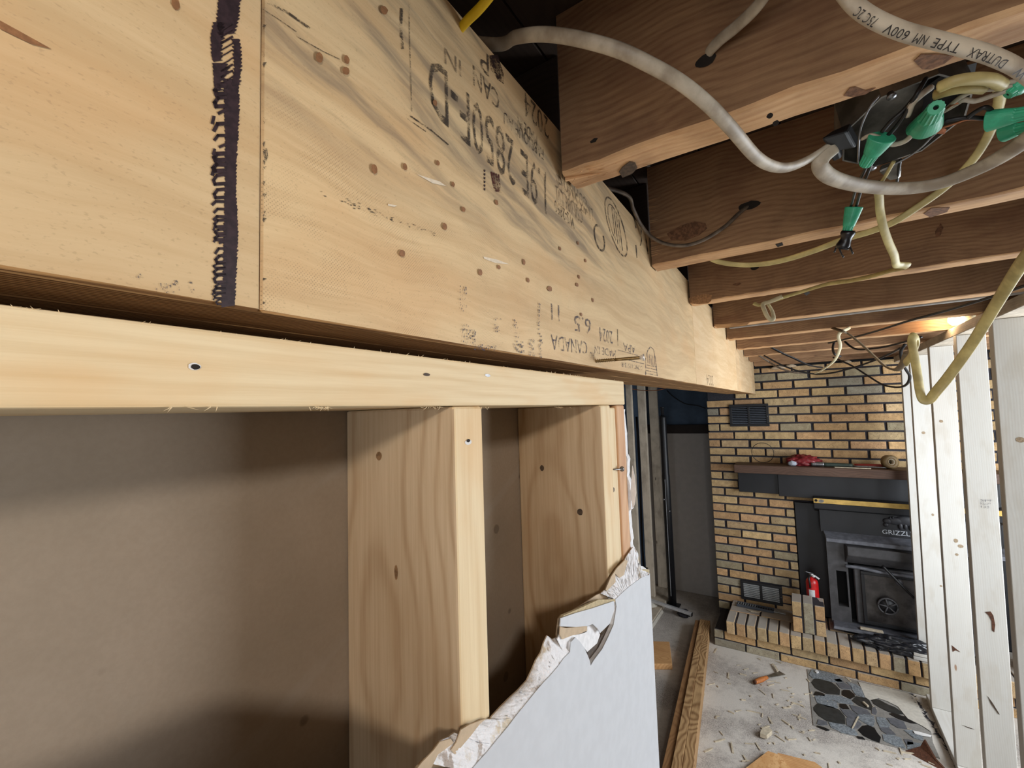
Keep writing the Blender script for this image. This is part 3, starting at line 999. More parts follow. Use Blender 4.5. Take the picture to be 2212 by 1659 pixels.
disc('knot', p+EY*0.0003, EY, 0.0036, MT['knot_dark'], s2, 0.0044)
p = atY(1253, 1106, 0.582)
disc('knot', p+EY*0.0003, EY, 0.0044, MT['knot_dark'], s2, 0.0050)
p = atX(1326, 1035, -0.2445)
disc('knot', atX(1325, 1058, -0.2385)+EX*0.0003, EX, 0.004, MT['knot_dark'], s3, 0.0035)
# splinters along the sawn edges
def sliver_bm(bm, p, d, w):
    d = np.array(d, float)
    s = np.cross(d, (0.3, 0.9, 0.2)); s = s/np.linalg.norm(s)*w
    q = np.cross(d, s); q = q/np.linalg.norm(q)*w
    vs = [bm.verts.new(tuple(np.array(p)+k)) for k in (s, -s*0.5+q, -s*0.5-q)]+[bm.verts.new(tuple(np.array(p)+d))]
    for f in ((0, 1, 3), (1, 2, 3), (2, 0, 3), (2, 1, 0)): bm.faces.new([vs[i] for i in f])


bm = bmesh.new()
for k in range(60):
    y = 0.03+0.64*R.random()**1.3
    sliver_bm(bm, (XF-0.0005, y, PT-0.0006), (R.uniform(0.000, 0.002), R.uniform(-0.003, 0.003), R.uniform(0.0006, 0.003)*(0.4+y)), 0.0002+0.0002*y)
for (px, n) in ((690, 14), (930, 10), (1050, 5), (1220, 10), (455, 2), (390, 3)):
    for k in range(n):
        p = atX(px+R.uniform(-22, 22), 879, XF+0.0004)
        sliver_bm(bm, p, (R.uniform(0, 0.002), R.uniform(-0.006, 0.006), -R.uniform(0.0006, 0.003)), 0.0003)
sp = from_bm('splinters', bm, MT['spruce_y'], tp)
sp['kind'] = 'stuff'
# bent nail through the end studs
a, b_ = atX(1326, 1014, -0.2375), atX(1343, 1013, -0.2325)
tube('nail', [a, (a+b_)/2+np.array([0.0015, 0, 0]), b_], 0.0012, MT['steel'], s3, n=8, sub=4)
lathe('nail_head', [(0.0012, 0), (0.0040, 0.0004), (0.0040, 0.0012), (0.0, 0.0014)], b_, MT['steel'], s4, (b_-a)/np.linalg.norm(b_-a), 14)

# brown paper back of the sheet on the far side of the wall
bk = box('drywall_sheet', XB-0.0135, XB-0.0005, -1.0, 0.684, FL+0.01, PT, MT['paper_back'], None, 0)
tag(bk, 'brown papered back of a drywall sheet behind the open studs', 'drywall')

# ---------------------------------------------------------------- torn drywall on the near face
XD = -0.2215
dz = lambda x, y: (880+x/3.26, 1150+y/3.26)
paint = [dz(*p) for p in ((1700, 300), (1670, 306), (1640, 322), (1600, 352), (1560, 382), (1510, 425), (1462, 472), (1470, 520), (1462, 580), (1450, 650), (1410, 740), (1370, 820), (1310, 900), (1288, 938), (1280, 900), (1268, 868), (1240, 808), (1215, 772), (1180, 738), (1150, 770), (1142, 842), (1100, 884), (1052, 950), (1000, 1010), (955, 1056), (900, 1120), (850, 1182), (770, 1280), (700, 1372), (630, 1455), (560, 1542), (500, 1608), (430, 1690))]
outer = [dz(*p) for p in ((1697, 250), (1690, 262), (1660, 240), (1642, 236), (1630, 200), (1625, 150), (1608, 118), (1588, 104), (1566, 135), (1545, 165), (1530, 192), (1500, 225), (1470, 252), (1448, 285), (1430, 312), (1412, 350), (1392, 402), (1360, 430), (1330, 442), (1260, 490), (1190, 532), (1150, 562), (1085, 578), (1066, 604), (1058, 660), (1050, 740), (1020, 752), (985, 726), (960, 780), (942, 842), (905, 900), (880, 962), (842, 1042), (780, 1110), (720, 1165), (650, 1235), (600, 1290), (566, 1335), (545, 1312), (520, 1318), (470, 1345), (430, 1352), (372, 1388), (352, 1440), (340, 1472), (332, 1410), (290, 1440), (222, 1472), (180, 1530), (150, 1580), (100, 1612), (60, 1662), (-60, 1760))]
dw = thing('torn_drywall', (XD, 0.5, FL), 'grey painted drywall remnant with torn white ragged top edge', 'drywall')


def resample(poly, n):
    P = [np.array(p, float) for p in poly]
    L = [0]
    for a, b in zip(P[:-1], P[1:]): L.append(L[-1]+np.linalg.norm(b-a))
    out = []
    for k in range(n):
        t = L[-1]*k/(n-1)
        i = max(0, min(len(P)-2, int(np.searchsorted(L, t, 'right')-1)))
        u = (t-L[i])/(L[i+1]-L[i]+1e-9)
        out.append(P[i]+(P[i+1]-P[i])*u)
    return out


def Dx(q, X): return atX(q[0], q[1], X)


# painted paper face, down to the floor
br = Dx((1424, 1659), XD)
pts = [Dx(q, XD) for q in paint]
pts = [np.array([XD, br[1], pts[0][2]+0.002])]+pts
low = pts[-1]
pts += [Dx(q, XD) for q in ((330, 1700), (200, 1708), (60, 1716))]
pts += [np.array([XD, -0.15, pts[-1][2]+0.02]), np.array([XD, -0.6, pts[-1][2]+0.05]), np.array([XD, -0.6, FL+0.005]), np.array([XD, br[1], FL+0.005])]
slab('painted_face', pts, (0.0006, 0, 0), MT['paint_grey'], dw)
# gypsum body behind it, up to the torn outline
opts = [Dx(q, XF+0.002) for q in outer]
opts = [np.array([XF+0.002, br[1]-0.001, opts[0][2]])]+opts
low2 = opts[-1]
opts += [Dx(q, XF+0.002) for q in ((700, 1704), (430, 1712), (200, 1720))]
opts += [np.array([XF+0.002, -0.6, opts[-1][2]+0.05]), np.array([XF+0.002, -0.6, FL+0.005]), np.array([XF+0.002, br[1]-0.001, FL+0.005])]
slab('back_paper', opts, (-0.0012, 0, 0), MT['paper_tan'], dw)
gy = [np.array([XF+0.0025, br[1]-0.001, pts[1][2]])]+[Dx(q, XD-0.001)*1.0 for q in paint]
gy = [np.array([XF+0.003, g[1], g[2]]) for g in gy]
gy += [np.array([XF+0.003, -0.6, pts[-3][2]-0.004]), np.array([XF+0.003, -0.6, FL+0.005]), np.array([XF+0.003, br[1]-0.001, FL+0.005])]
slab('gypsum_core', gy, (XD-0.0004-(XF+0.003), 0, 0), MT['gypsum'], dw)
# broken gypsum slope between the painted edge and the torn outline
NA, NB = 150, 9
# correspondences between both outlines, split in three runs so that they stay side by side
runs = [(paint[0:7], outer[0:18]), (paint[20:33], outer[25:51])]
for ru, (pa, ou) in enumerate(runs):
    A, B = resample(pa, NA), resample(ou, NA)
    bm = bmesh.new()
    grid = []
    for k in range(NA):
        row = []
        for j in range(NB):
            t = j/(NB-1)
            q = A[k]*(1-t)+B[k]*t
            jag = R.uniform(-1, 1)
            prof = (1-t)**0.8
            X = (XD-0.0003)*prof+(XF+0.0026)*(1-prof)
            if 0 < j < NB-1:
                X += 0.00045*jag
                q = q+np.array([R.uniform(-0.7, 0.7), R.uniform(-0.7, 0.7)])
            row.append(bm.verts.new(tuple(Dx(q, X))))
        grid.append(row)
    for k in range(NA-1):
        for j in range(NB-1):
            bm.faces.new([grid[k][j], grid[k+1][j], grid[k+1][j+1], grid[k][j+1]])
    bmesh.ops.recalc_face_normals(bm, faces=bm.faces)
    from_bm('broken_gypsum', bm, MT['gyp_mix'], dw, True)
# loose chunk, tipped out of the hole
ch = [dz(*p) for p in ((1075, 602), (1180, 566), (1300, 532), (1450, 482), (1452, 545), (1420, 640), (1352, 706), (1335, 676), (1300, 644), (1262, 658), (1180, 664), (1070, 660))]
slab('loose_chunk', [Dx(q, XD+0.001) for q in ch], (0.0012, 0, 0), MT['paint_grey'], dw)
ch = [dz(*p) for p in ((1066, 606), (1085, 578), (1190, 534), (1330, 470), (1392, 470), (1452, 466), (1450, 486), (1300, 534), (1180, 568), (1075, 604))]
slab('chunk_edge', [Dx(q, XD-0.003) for q in ch], (0.003, 0, 0), MT['gypsum_tan'], dw)
ch = [dz(*p) for p in ((1072, 662), (1110, 672), (1200, 662), (1258, 656), (1262, 690), (1200, 716), (1160, 722), (1085, 752), (1068, 716))]
slab('torn_paper', [Dx(q, XD-0.0022) for q in ch], (0.001, 0, 0), MT['paper_tan'], dw)
ch = [dz(*p) for p in ((1068, 716), (1085, 752), (1160, 722), (1210, 716), (1258, 700), (1262, 660), (1300, 646), (1340, 690), (1352, 720), (1330, 780), (1262, 840), (1200, 760), (1140, 760), (1135, 850), (1090, 830), (1050, 750))]
slab('torn_paper', [Dx(q, XD-0.0040) for q in ch], (0.001, 0, 0), MT['gypsum'], dw)
ch = [dz(*p) for p in ((1452, 560), (1448, 650), (1424, 700), (1370, 780), (1325, 870), (1290, 940), (1268, 870), (1262, 830), (1320, 790), (1370, 720), (1420, 640))]
slab('crack', [Dx(q, XD-0.0062) for q in ch], (0.0006, 0, 0), MT['knot_dark'], dw)
# tan paper layers peeling along the outline
for lst in (((1530, 192), (1548, 200), (1520, 300), (1490, 320), (1460, 290), (1462, 350), (1400, 412), (1392, 402), (1430, 312), (1470, 252)),
            ((1700, 262), (1700, 292), (1640, 310), (1560, 368), (1462, 460), (1445, 452), (1470, 400), (1560, 330), (1640, 268), (1665, 258)),
            ((1385, 470), (1330, 500), (1260, 540), (1215, 546), (1200, 536), (1290, 510), (1350, 480)),
            ((520, 1318), (545, 1312), (505, 1345), (440, 1430), (380, 1500), (330, 1560), (300, 1530), (340, 1472), (372, 1388), (430, 1352)),
            ((560, 1430), (572, 1450), (520, 1560), (440, 1650), (330, 1720), (345, 1620), (470, 1510)),
            ((222, 1472), (300, 1450), (320, 1480), (210, 1560), (160, 1660), (60, 1662), (100, 1612), (180, 1530))):
    slab('peeled_paper', [Dx(dz(*q), XD-0.006) for q in lst], (0.0009, 0, 0), MT['paper_tan'] if lst[0][0] not in (560, 1700) else MT['gypsum_tan'], dw)
# drywall strip on the end of the wall with its ragged front edge
rag = [(1350, 884), (1354, 930), (1356, 965), (1360, 985), (1360, 1010), (1366, 1040), (1371, 1060), (1369, 1084), (1364, 1100), (1366, 1130), (1368, 1160), (1371, 1184), (1376, 1210)]
Ye = 0.7005
pe = []
for (x, y) in rag:
    for k in range(3):
        q = atY(x+R.uniform(-1.2, 1.6), y+k*7+R.uniform(-2, 2), Ye)
        pe.append(np.array([q[0], Ye, q[2]]))
pe = sorted(pe, key=lambda q: -q[2])
pe += [np.array([XD, Ye, pe[-1][2]-0.02]), np.array([XD, Ye, FL+0.005]), np.array([XB, Ye, FL+0.005]), np.array([XB, Ye, pe[0][2]])]
slab('end_strip', pe, (0, -0.0125, 0), MT['gypsum'], dw)
# bead of torn paper hanging at the corner
ch = [(1366, 1006), (1371, 1030), (1374, 1064), (1371, 1090), (1366, 1098), (1362, 1060)]
slab('torn_paper', [atY(x, y, Ye-0.014) for x, y in ch], (0, 0.001, 0), MT['paper_white'], dw)

# ================================================================ ceiling joists
JZ = 0.300
JT = CEIL-0.020
def bX(y): return -0.2355-0.01365*y


jy = [(0.489, 0.537), (0.925, 0.973), (1.335, 1.384)]
for y_far_px in (678.4, 712, 737, 755, 767.5, 779):
    yf = atZ(1812, y_far_px, JZ)[1]
    jy.append((yf-0.048, yf))
jl = ['nearest old brown joist with a splintered end and a cable hole', 'old brown joist behind the open junction box, broken rough end',
      'old brown joist with a pale chewed patch at its end', 'old brown joist with a grey metal strip along its lower edge',
      'old brown joist just in front of the orange lit joist', 'orange lit joist with the small bulb on it',
      'brown joist just past the orange lit joist, its rounded end by the beam', 'brown joist second past the orange lit one', 'joist farthest back above the brick chimney']
jo = []
for k in range(4):      # joists over and behind the camera
    y0 = 0.083-0.407*k
    o = box('ceiling_joist', bX(0)+0.006, 1.73, y0, y0+0.047, JZ, JT, MT['old_x'], None, 0.003)
    tag(o, ['old joist directly above the camera', 'old joist just behind the camera', 'second old joist behind the camera', 'third old joist behind the camera'][k], 'joist', 'old ceiling joists')




for i, (y0, y1) in enumerate(jy):
    gap = 0.004 if i != 0 else 0.007
    xl = bX(y0)+gap
    bm = bmesh.new()
    # bottom edge profile, slightly chewed near the end
    N = 40
    xs = [xl+(1.73-xl)*(k/N)**1.6 for k in range(N+1)]
    rows = []
    rj = random.Random(20+i)
    for k, x in enumerate(xs):
        w = rj.uniform(-0.0012, 0.0012)
        c = 0.010 if (k == 0 and i > 3) else 0.0
        e = 0.0035
        z = JZ+w*0.5+c
        prof = [(y0, JT), (y0, z+e+w), (y0+e*0.4, z+e*0.3), (y0+e*1.3, z), (y1-e*1.3, z), (y1-e*0.4, z+e*0.3), (y1, z+e-w), (y1, JT)]
        rows.append([bm.verts.new((x, p[0], p[1])) for p in prof])
    for a, b in zip(rows[:-1], rows[1:]):
        for j in range(8):
            f = bm.faces.new([a[j], b[j], b[(j+1) % 8], a[(j+1) % 8]])
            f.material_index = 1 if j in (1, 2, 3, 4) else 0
    bm.faces.new(rows[0])
    bm.faces.new(rows[-1][::-1])
    bmesh.ops.recalc_face_normals(bm, faces=bm.faces)
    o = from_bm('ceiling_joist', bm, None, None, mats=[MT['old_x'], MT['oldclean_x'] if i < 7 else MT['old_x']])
    tag(o, jl[i], 'joist', 'old ceiling joists')
    jo.append(o)
# torn fibres at the joist ends
bm = bmesh.new()
for k in range(26):
    p = (bX(0.49)+0.008+R.uniform(0, 0.05), 0.489+R.uniform(-0.0008, 0.04), JZ+R.uniform(-0.001, 0.006))
    sliver_bm(bm, p, (R.uniform(0.006, 0.024), R.uniform(-0.004, 0.002), R.uniform(-0.004, 0.004)), 0.0008)
p = atY(1242, 386, 0.487)
sliver_bm(bm, p, tuple(atY(1230, 403, 0.482)-p), 0.0006)
sliver_bm(bm, (bX(0.5)+0.006, 0.50, JZ-0.0005), (0.05, 0.014, -0.001), 0.004)
sp = from_bm('torn_fibres', bm, MT['oldclean_x'], jo[0])
sp['kind'] = 'stuff'
bm = bmesh.new()
for k in range(16):
    z = R.uniform(JZ+0.02, 0.45)
    p = atY(1402, 440, 0.9245)
    sliver_bm(bm, (bX(0.925)+0.004, 0.9242, z), (R.uniform(0.01, 0.035), -0.0005, R.uniform(-0.003, 0.003)), 0.0018)
sp = from_bm('torn_fibres', bm, MT['oldclean_x'], jo[1])
sp['kind'] = 'stuff'


def patch(name, pix, Y, mat, parent):
    P = [atY(x, y, Y) for x, y in pix]
    return slab(name, P, (0, 0.0006, 0), mat, parent)


def patchZ(name, pix, Z, mat, parent):
    P = [atZ(x, y, Z) for x, y in pix]
    return slab(name, P, (0, 0, 0.0006), mat, parent)


MT['rot'] = plain('rotten_wood', S(136, 96, 68), 0.9, 0, 0.2, 200, 0.6)
MT['chewed'] = plain('chewed_pale_wood', S(176, 132, 92), 0.85, 0, 0.15, 260, 0.8)
patch('pale_patch', [(1488, 644), (1506, 638), (1524, 635), (1538, 637), (1536, 650), (1530, 655), (1510, 657), (1489, 655)], jy[2][0]-0.0008, MT['chewed'], jo[2])
patch('rotten_patch', [(1440, 505), (1470, 487), (1500, 478), (1524, 482), (1527, 494), (1510, 508), (1480, 520), (1450, 519)], jy[1][0]-0.0008, MT['rot'], jo[1])
patchZ('knot', [(1337, 372), (1344, 362), (1360, 350), (1372, 352), (1377, 363), (1365, 376), (1345, 384)], JZ-0.0012, MT['knot_dark'], jo[0])
disc('nail_hole', atZ(1401, 359, JZ-0.0012), (0, 0, -1), 0.0024, MT['hole'], jo[0], up=(0, 1, 0))
patch('nail_dent', [(1274, 306), (1284, 298), (1291, 298), (1286, 306), (1276, 309)], jy[0][0]-0.0008, MT['hole'], jo[0])
for x, y in ((1663, 250), (1676, 266)):
    disc('nail_hole', atY(x, y, jy[0][0]-0.0008), (0, -1, 0), 0.0028, MT['hole'], jo[0])
patchZ('gouge', [(1822, 207), (1836, 190), (1848, 188), (1870, 196), (1892, 190), (1870, 204), (1842, 210)], JZ-0.0012, MT['rot'], jo[0])
patchZ('gouge', [(1974, 132), (1990, 118), (2030, 118), (2060, 122), (2040, 138), (2010, 150), (1992, 150)], JZ-0.0012, MT['rot'], jo[0])
patchZ('gouge', [(1675, 528), (1690, 524), (1692, 530), (1680, 534)], JZ-0.0012, MT['hole'], jo[1])
patchZ('gouge', [(1995, 462), (2012, 450), (2052, 448), (2046, 458), (2010, 470)], JZ-0.0012, MT['rot'], jo[1])
patchZ('nail_hole', [(1736, 634), (1746, 630), (1750, 633), (1742, 639)], JZ-0.0012, MT['hole'], jo[2])
patch('knot', [(2020, 500), (2032, 482), (2038, 492), (2032, 508), (2022, 512)], jy[2][0]-0.0008, MT['rot'], jo[2])
patch('knot', [(1582, 614), (1596, 610), (1602, 612), (1592, 618)], jy[2][0]-0.0008, MT['rot'], jo[2])
# pale split at the end of the fourth joist and the metal strip along it
patch('pale_split', [(1543, 701), (1560, 700), (1620, 696), (1612, 703), (1570, 708), (1549, 708)], jy[3][0]-0.0015, MT['oldclean_x'], jo[3])
st4 = box('metal_strip', bX(1.8)+0.05, 1.7, jy[3][1]+0.001, jy[3][1]+0.020, JZ-0.004, JZ+0.03, MT['grey_strip'], jo[3])
st4['label'] = 'grey metal strip'
# the joists on the far side of the beam, lapped beside the nearer ones
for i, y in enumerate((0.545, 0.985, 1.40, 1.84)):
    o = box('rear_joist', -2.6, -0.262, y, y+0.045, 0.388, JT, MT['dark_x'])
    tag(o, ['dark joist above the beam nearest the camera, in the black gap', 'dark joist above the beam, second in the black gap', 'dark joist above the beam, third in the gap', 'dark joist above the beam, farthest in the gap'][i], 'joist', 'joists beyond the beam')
# holes bored through joists


def hole(px, py, Y, rx, rz, parent):
    c = atY(px, py, Y-0.0012)
    disc('bored_hole', c, (0, -1, 0), rx, MT['hole'], parent, rz)
    return c


hole(1524, 130, jy[0][0], 0.010, 0.007, jo[0])
hole(1618, 444, jy[1][0], 0.019, 0.008, jo[1])
hole(1630, 578, jy[2][0], 0.010, 0.007, jo[2])

# ================================================================ cables
def cable(label, pts, w, t, mat, hint=(0, 0, 1), name='electrical_cable', n=12, sub=8):
    o = tube(name, pts, w/2, MT[mat], None, t/2, n, hint, sub)
    tag(o, label, 'cable')
    return o


Zc = lambda lst: [atZ(x, y, z) for x, y, z in lst]
Yc = lambda lst: [atY(x, y, Y) for x, y, Y in lst]
cable('dusty grey white cable arching from above the beam to the junction box', [np.array([-0.33, 0.30, 0.405])]+Zc([(1060, 96, 0.385), (1115, 80, 0.372), (1170, 74, 0.355), (1240, 82, 0.338), (1330, 106, 0.318), (1400, 138, 0.302), (1470, 178, 0.290), (1530, 226, 0.280), (1580, 278, 0.272), (1630, 336, 0.268), (1665, 358, 0.268), (1700, 362, 0.272), (1740, 348, 0.282), (1785, 320, 0.298), (1800, 306, 0.305)]), 0.0125, 0.0068, 'cable_white', (-0.1, 0.9, 0.5))
lc = [np.array(p) for p in Zc([(1795, -60, 0.250), (1838, 2, 0.238), (1880, 36, 0.230), (1945, 66, 0.224), (2010, 84, 0.220), (2080, 102, 0.216), (2150, 124, 0.212), (2215, 160, 0.208), (2300, 240, 0.200)])]
c2 = cable('white sheathed cable with printed lettering hanging in front of the nearest joist', lc, 0.0135, 0.0085, 'cable_white', (0.2, -1, 0.6))
cable('thick dirty white cable looping below the junction box', Zc([(1800, 318, 0.298), (1778, 338, 0.288), (1771, 358, 0.279), (1790, 380, 0.273), (1830, 395, 0.271), (1890, 405, 0.271), (1960, 407, 0.271), (2030, 396, 0.271), (2100, 370, 0.270), (2170, 334, 0.268), (2260, 270, 0.262)]), 0.0175, 0.0085, 'cable_white', (0.1, 0.9, 0.4))
cable('white cable with black print coming down into the hole in the nearest joist', Yc([(1690, -70, 0.43), (1660, -20, 0.442), (1630, 20, 0.455), (1590, 58, 0.468), (1558, 84, 0.476), (1535, 108, 0.486), (1523, 128, 0.50)]), 0.0125, 0.0065, 'cable_white', (0.4, -1, 0.2))
cable('dark grey cable from behind the beam into the hole of the second joist', [np.array([-0.29, 0.70, 0.40])]+Yc([(1352, 420, 0.77), (1368, 452, 0.80), (1385, 486, 0.84), (1408, 512, 0.865), (1440, 527, 0.88), (1480, 530, 0.89), (1520, 518, 0.897), (1565, 490, 0.905), (1595, 462, 0.915), (1616, 445, 0.93)]), 0.0115, 0.0068, 'cable_grey', (0, -1, 0.5))
cable('bright yellow cable end at the top edge of the beam', [atY(985, 72, 0.30), atY(1012, 42, 0.295), atY(1040, 14, 0.29), atY(1075, -30, 0.285)], 0.0105, 0.007, 'cable_bright', (0, -1, 0))
cable('long yellow cable sagging from the box along the second joist', Yc([(2150, 172, 0.70), (2160, 205, 0.76), (2152, 245, 0.80), (2132, 298, 0.84), (2096, 352, 0.87), (2040, 406, 0.895), (1975, 452, 0.91), (1930, 480, 0.92), (1880, 500, 0.935), (1820, 518, 0.95), (1760, 541, 0.97), (1700, 560, 0.99), (1650, 570, 1.0), (1600, 572, 1.0), (1555, 566, 0.985), (1530, 556, 0.97)]), 0.0115, 0.0065, 'cable_yellow', (0, -0.5, 1))
cable('yellow cable hanging straight down from the junction box with a pale folded end', Yc([(1893, 395, 0.80), (1899, 425, 0.82), (1901, 455, 0.84), (1908, 490, 0.86), (1920, 525, 0.89), (1932, 552, 0.92), (1936, 571, 0.95), (1945, 573, 0.97), (1960, 574, 0.985), (1952, 578, 1.02), (1925, 584, 1.08), (1885, 596, 1.16), (1840, 606, 1.22), (1790, 613, 1.27), (1745, 626, 1.305), (1700, 640, 1.32), (1660, 653, 1.325), (1640, 659, 1.325), (1628, 655, 1.325)]), 0.0125, 0.0065, 'cable_yellow', (0, -1, 0.3))
cable('small cream loop of cable stapled under the third joist', Yc([(1690, 640, 1.30), (1662, 652, 1.30), (1648, 657, 1.30), (1652, 672, 1.29), (1658, 684, 1.285), (1666, 691, 1.285), (1671, 686, 1.29), (1668, 672, 1.31), (1660, 658, 1.325)]), 0.0105, 0.0045, 'cable_cream', (0, -1, 0.2))
patchZ('cable_staple', [(1668, 648), (1678, 643), (1682, 646), (1672, 651)], JZ-0.006, MT['hole'], jo[2])
cable('big yellow cable bent into a V in front of the pale studs', Yc([(2330, 430, 0.72), (2260, 510, 0.86), (2205, 572, 1.0), (2150, 660, 1.13), (2100, 742, 1.2), (2050, 812, 1.24), (2022, 846, 1.25), (2008, 863, 1.25), (1995, 864, 1.25), (1988, 850, 1.25), (1982, 812, 1.27), (1976, 776, 1.29), (1972, 752, 1.30), (1970, 738, 1.31), (1973, 728, 1.315), (1979, 728, 1.33), (1980, 740, 1.345), (1974, 757, 1.36), (1966, 772, 1.38), (1956, 784, 1.40)]), 0.0205, 0.0095, 'cable_yellow', (0, -1, 0.1))
cable('shaded brown cable drooping from the fifth joist to the pale studs', [atZ(1800, 709, 0.3005)]+Yc([(1815, 714, 2.02), (1830, 720, 2.02), (1848, 733, 2.0), (1870, 752, 1.97), (1895, 776, 1.93), (1915, 793, 1.90), (1935, 799, 1.86), (1946, 792, 1.82), (1953, 780, 1.76), (1958, 766, 1.70)]), 0.0185, 0.0065, 'cable_brown', (0, -0.6, 1))
cable('thin cream cable hanging in a curve in front of the chimney', [atZ(1836, 708, 0.3005)]+Yc([(1826, 713, 2.05), (1815, 718, 2.05), (1811, 728, 2.05), (1815, 745, 2.06), (1812, 760, 2.08), (1803, 778, 2.12), (1790, 790, 2.2), (1775, 800, 2.3), (1762, 806, 2.4)]), 0.0125, 0.0055, 'cable_cream', (1, -0.2, 0))
cable('thin black cable running up to the right under the joists', Yc([(1790, 741, 2.45), (1850, 727, 2.3), (1900, 713, 2.15), (1960, 694, 1.98), (2040, 672, 1.8), (2130, 645, 1.62), (2230, 612, 1.45)]), 0.0095, 0.0075, 'cable_black', (0, 0, 1), n=8)
cable('black cable sagging below the far joists towards the stud wall', Yc([(1650, 768, 3.05), (1690, 789, 3.05), (1730, 803, 3.05), (1765, 808, 3.05), (1800, 805, 3.0), (1840, 795, 2.95), (1885, 780, 2.85), (1920, 765, 2.7), (1945, 752, 2.55)]), 0.013, 0.009, 'cable_black', (0, 0, 1), n=8)
cable('black cable loop hanging in front of the first pale stud', Yc([(1800, 772, 3.1), (1840, 790, 3.05), (1875, 812, 3.0), (1905, 830, 2.95), (1930, 836, 2.9), (1950, 835, 2.8), (1962, 826, 2.7), (1965, 812, 2.62), (1958, 800, 2.56), (1950, 785, 2.5), (1946, 760, 2.45), (1955, 744, 2.4)]), 0.0125, 0.009, 'cable_black', (0, 0, 1), n=8)
cable('short black cable slanting under the farthest joists', Yc([(1665, 750, 3.0), (1690, 763, 3.05), (1715, 774, 3.1), (1745, 788, 3.2), (1775, 794, 3.3)]), 0.02, 0.009, 'cable_black', (0, 0, 1), n=8)
cable('dusty grey cable slanting down to the chimney top', [atZ(1640, 768, 0.301)]+Yc([(1655, 778, 3.3), (1680, 793, 3.3), (1712, 804, 3.3), (1745, 806, 3.3)]), 0.015, 0.009, 'cable_grey', (0, 0, 1), n=8)
cable('black cable short loop between the far joists', Yc([(1802, 738, 2.7), (1799, 752, 2.68), (1803, 765, 2.66), (1816, 770, 2.7)]), 0.011, 0.009, 'cable_black', (0, 0, 1), n=8)
cable('dark cable curving beside the thin cream cable', Yc([(1825, 738, 2.75), (1840, 750, 2.72), (1858, 755, 2.7), (1900, 751, 2.65), (1940, 742, 2.55), (1990, 728, 2.4)]), 0.011, 0.009, 'cable_black', (0, 0, 1), n=8)
cable('thin black wire on the blue wall of the recess', Yc([(1440, 843, 4.49), (1456, 858, 4.49), (1480, 872, 4.49), (1505, 876, 4.49), (1524, 882, 4.49)]), 0.008, 0.008, 'cable_black', n=8)
cable('rust brown wire across the grey studs under the beam', Yc([(1345, 834, 3.9), (1370, 841, 3.9), (1400, 844, 3.9), (1425, 842, 3.9), (1445, 836, 3.9)]), 0.007, 0.007, 'copper', n=8)

# printing on the lettered cable


def along_text(s, pts, t0, t1, hgt, side, mat, parent, out):
    L = catmull(pts, 10)
    D = [0]
    for a, b in zip(L[:-1], L[1:]): D.append(D[-1]+np.linalg.norm(b-a))
    v, f = text_geo(s)
    lo, hi = v.min(0), v.max(0)
    res = []
    for q in v:
        u = t0+(t1-t0)*(q[0]-lo[0])/(hi[0]-lo[0])
        d = u*D[-1]
        i = max(0, min(len(L)-2, int(np.searchsorted(D, d, 'right')-1)))
        k = (d-D[i])/(D[i+1]-D[i]+1e-9)
        p = L[i]+(L[i+1]-L[i])*k
        T = L[i+1]-L[i]; T /= np.linalg.norm(T)
        view = -p/np.linalg.norm(p)
        Vn = view-T*(view@T); Vn /= np.linalg.norm(Vn)
        Sd = np.cross(Vn, T)*side
        h = (q[1]/(hi[1]))*hgt-hgt*0.5+0.0012
        res.append(p+Sd*h+Vn*out)
    return mk('cable_lettering', res, f, MT[mat], parent)


MT['print'] = plain('black_print', S(46, 40, 36), 0.6, 0, 0.05, 200, 0)
LCR = lc[::-1]
LD = catmull(LCR, 10)
LL = [0]
for a, b in zip(LD[:-1], LD[1:]): LL.append(LL[-1]+np.linalg.norm(b-a))


def run(px):        # fraction of the cable's length where it crosses a photo column
    for p, l in zip(LD, LL):
        if CX+FP*(p@RV)/(p@FV) < px: return l/LL[-1]
    return 1.0


for s, a, b in (('W', 2203, 2187), ('DUTRAX', 2160, 2081), ('TYPE', 2059, 2009), ('NM', 1994, 1966), ('600V', 1956, 1905), ('75C 2C', 1888, 1850)):
    along_text(s, LCR, run(a), run(b), 0.0046, 1, 'print', c2, 0.0072)

# ================================================================ open junction box with its wiring
jb = thing('junction_box', atZ(1945, 275, 0.31), 'open metal junction box with green wire connectors between the joists', 'junction box')
bc = np.array([0.118, 0.655, 0.315])
no = np.array([0.10, -0.28, -1.0]); no /= np.linalg.norm(no)
u = np.cross(no, (0, 1, 0)); u /= np.linalg.norm(u)
v = np.cross(no, u)
oc_ = lambda r, h: [bc+(u*math.cos(math.pi/8+k*math.pi/4)+v*math.sin(math.pi/8+k*math.pi/4))*r+no*h for k in range(8)]
bm = bmesh.new()
r0, r1, r2, r3 = [[bm.verts.new(tuple(p)) for p in oc_(r, h)] for r, h in ((0.0605, 0.0), (0.0605, -0.05), (0.0585, -0.048), (0.0585, 0.0))]
for k in range(8):
    j = (k+1) % 8
    bm.faces.new([r0[k], r0[j], r1[j], r1[k]])
    bm.faces.new([r3[j], r3[k], r2[k], r2[j]])
    bm.faces.new([r0[j], r0[k], r3[k], r3[j]])
bm.faces.new(r1[::-1]); bm.faces.new(r2)
bmesh.ops.recalc_face_normals(bm, faces=bm.faces)
from_bm('box_shell', bm, MT['galv'], jb)
for (a, b) in (((2040, 196), (2108, 148)),):
    hexa('mounting_plate', [atZ(1990, 250, 0.338), atZ(2050, 232, 0.338), atZ(2094, 222, 0.338), atZ(2010, 262, 0.336)]+[atZ(1996, 190, 0.352), atZ(2050, 150, 0.352), atZ(2112, 134, 0.352), atZ(2060, 170, 0.354)], MT['black'], jb, 0.0005)
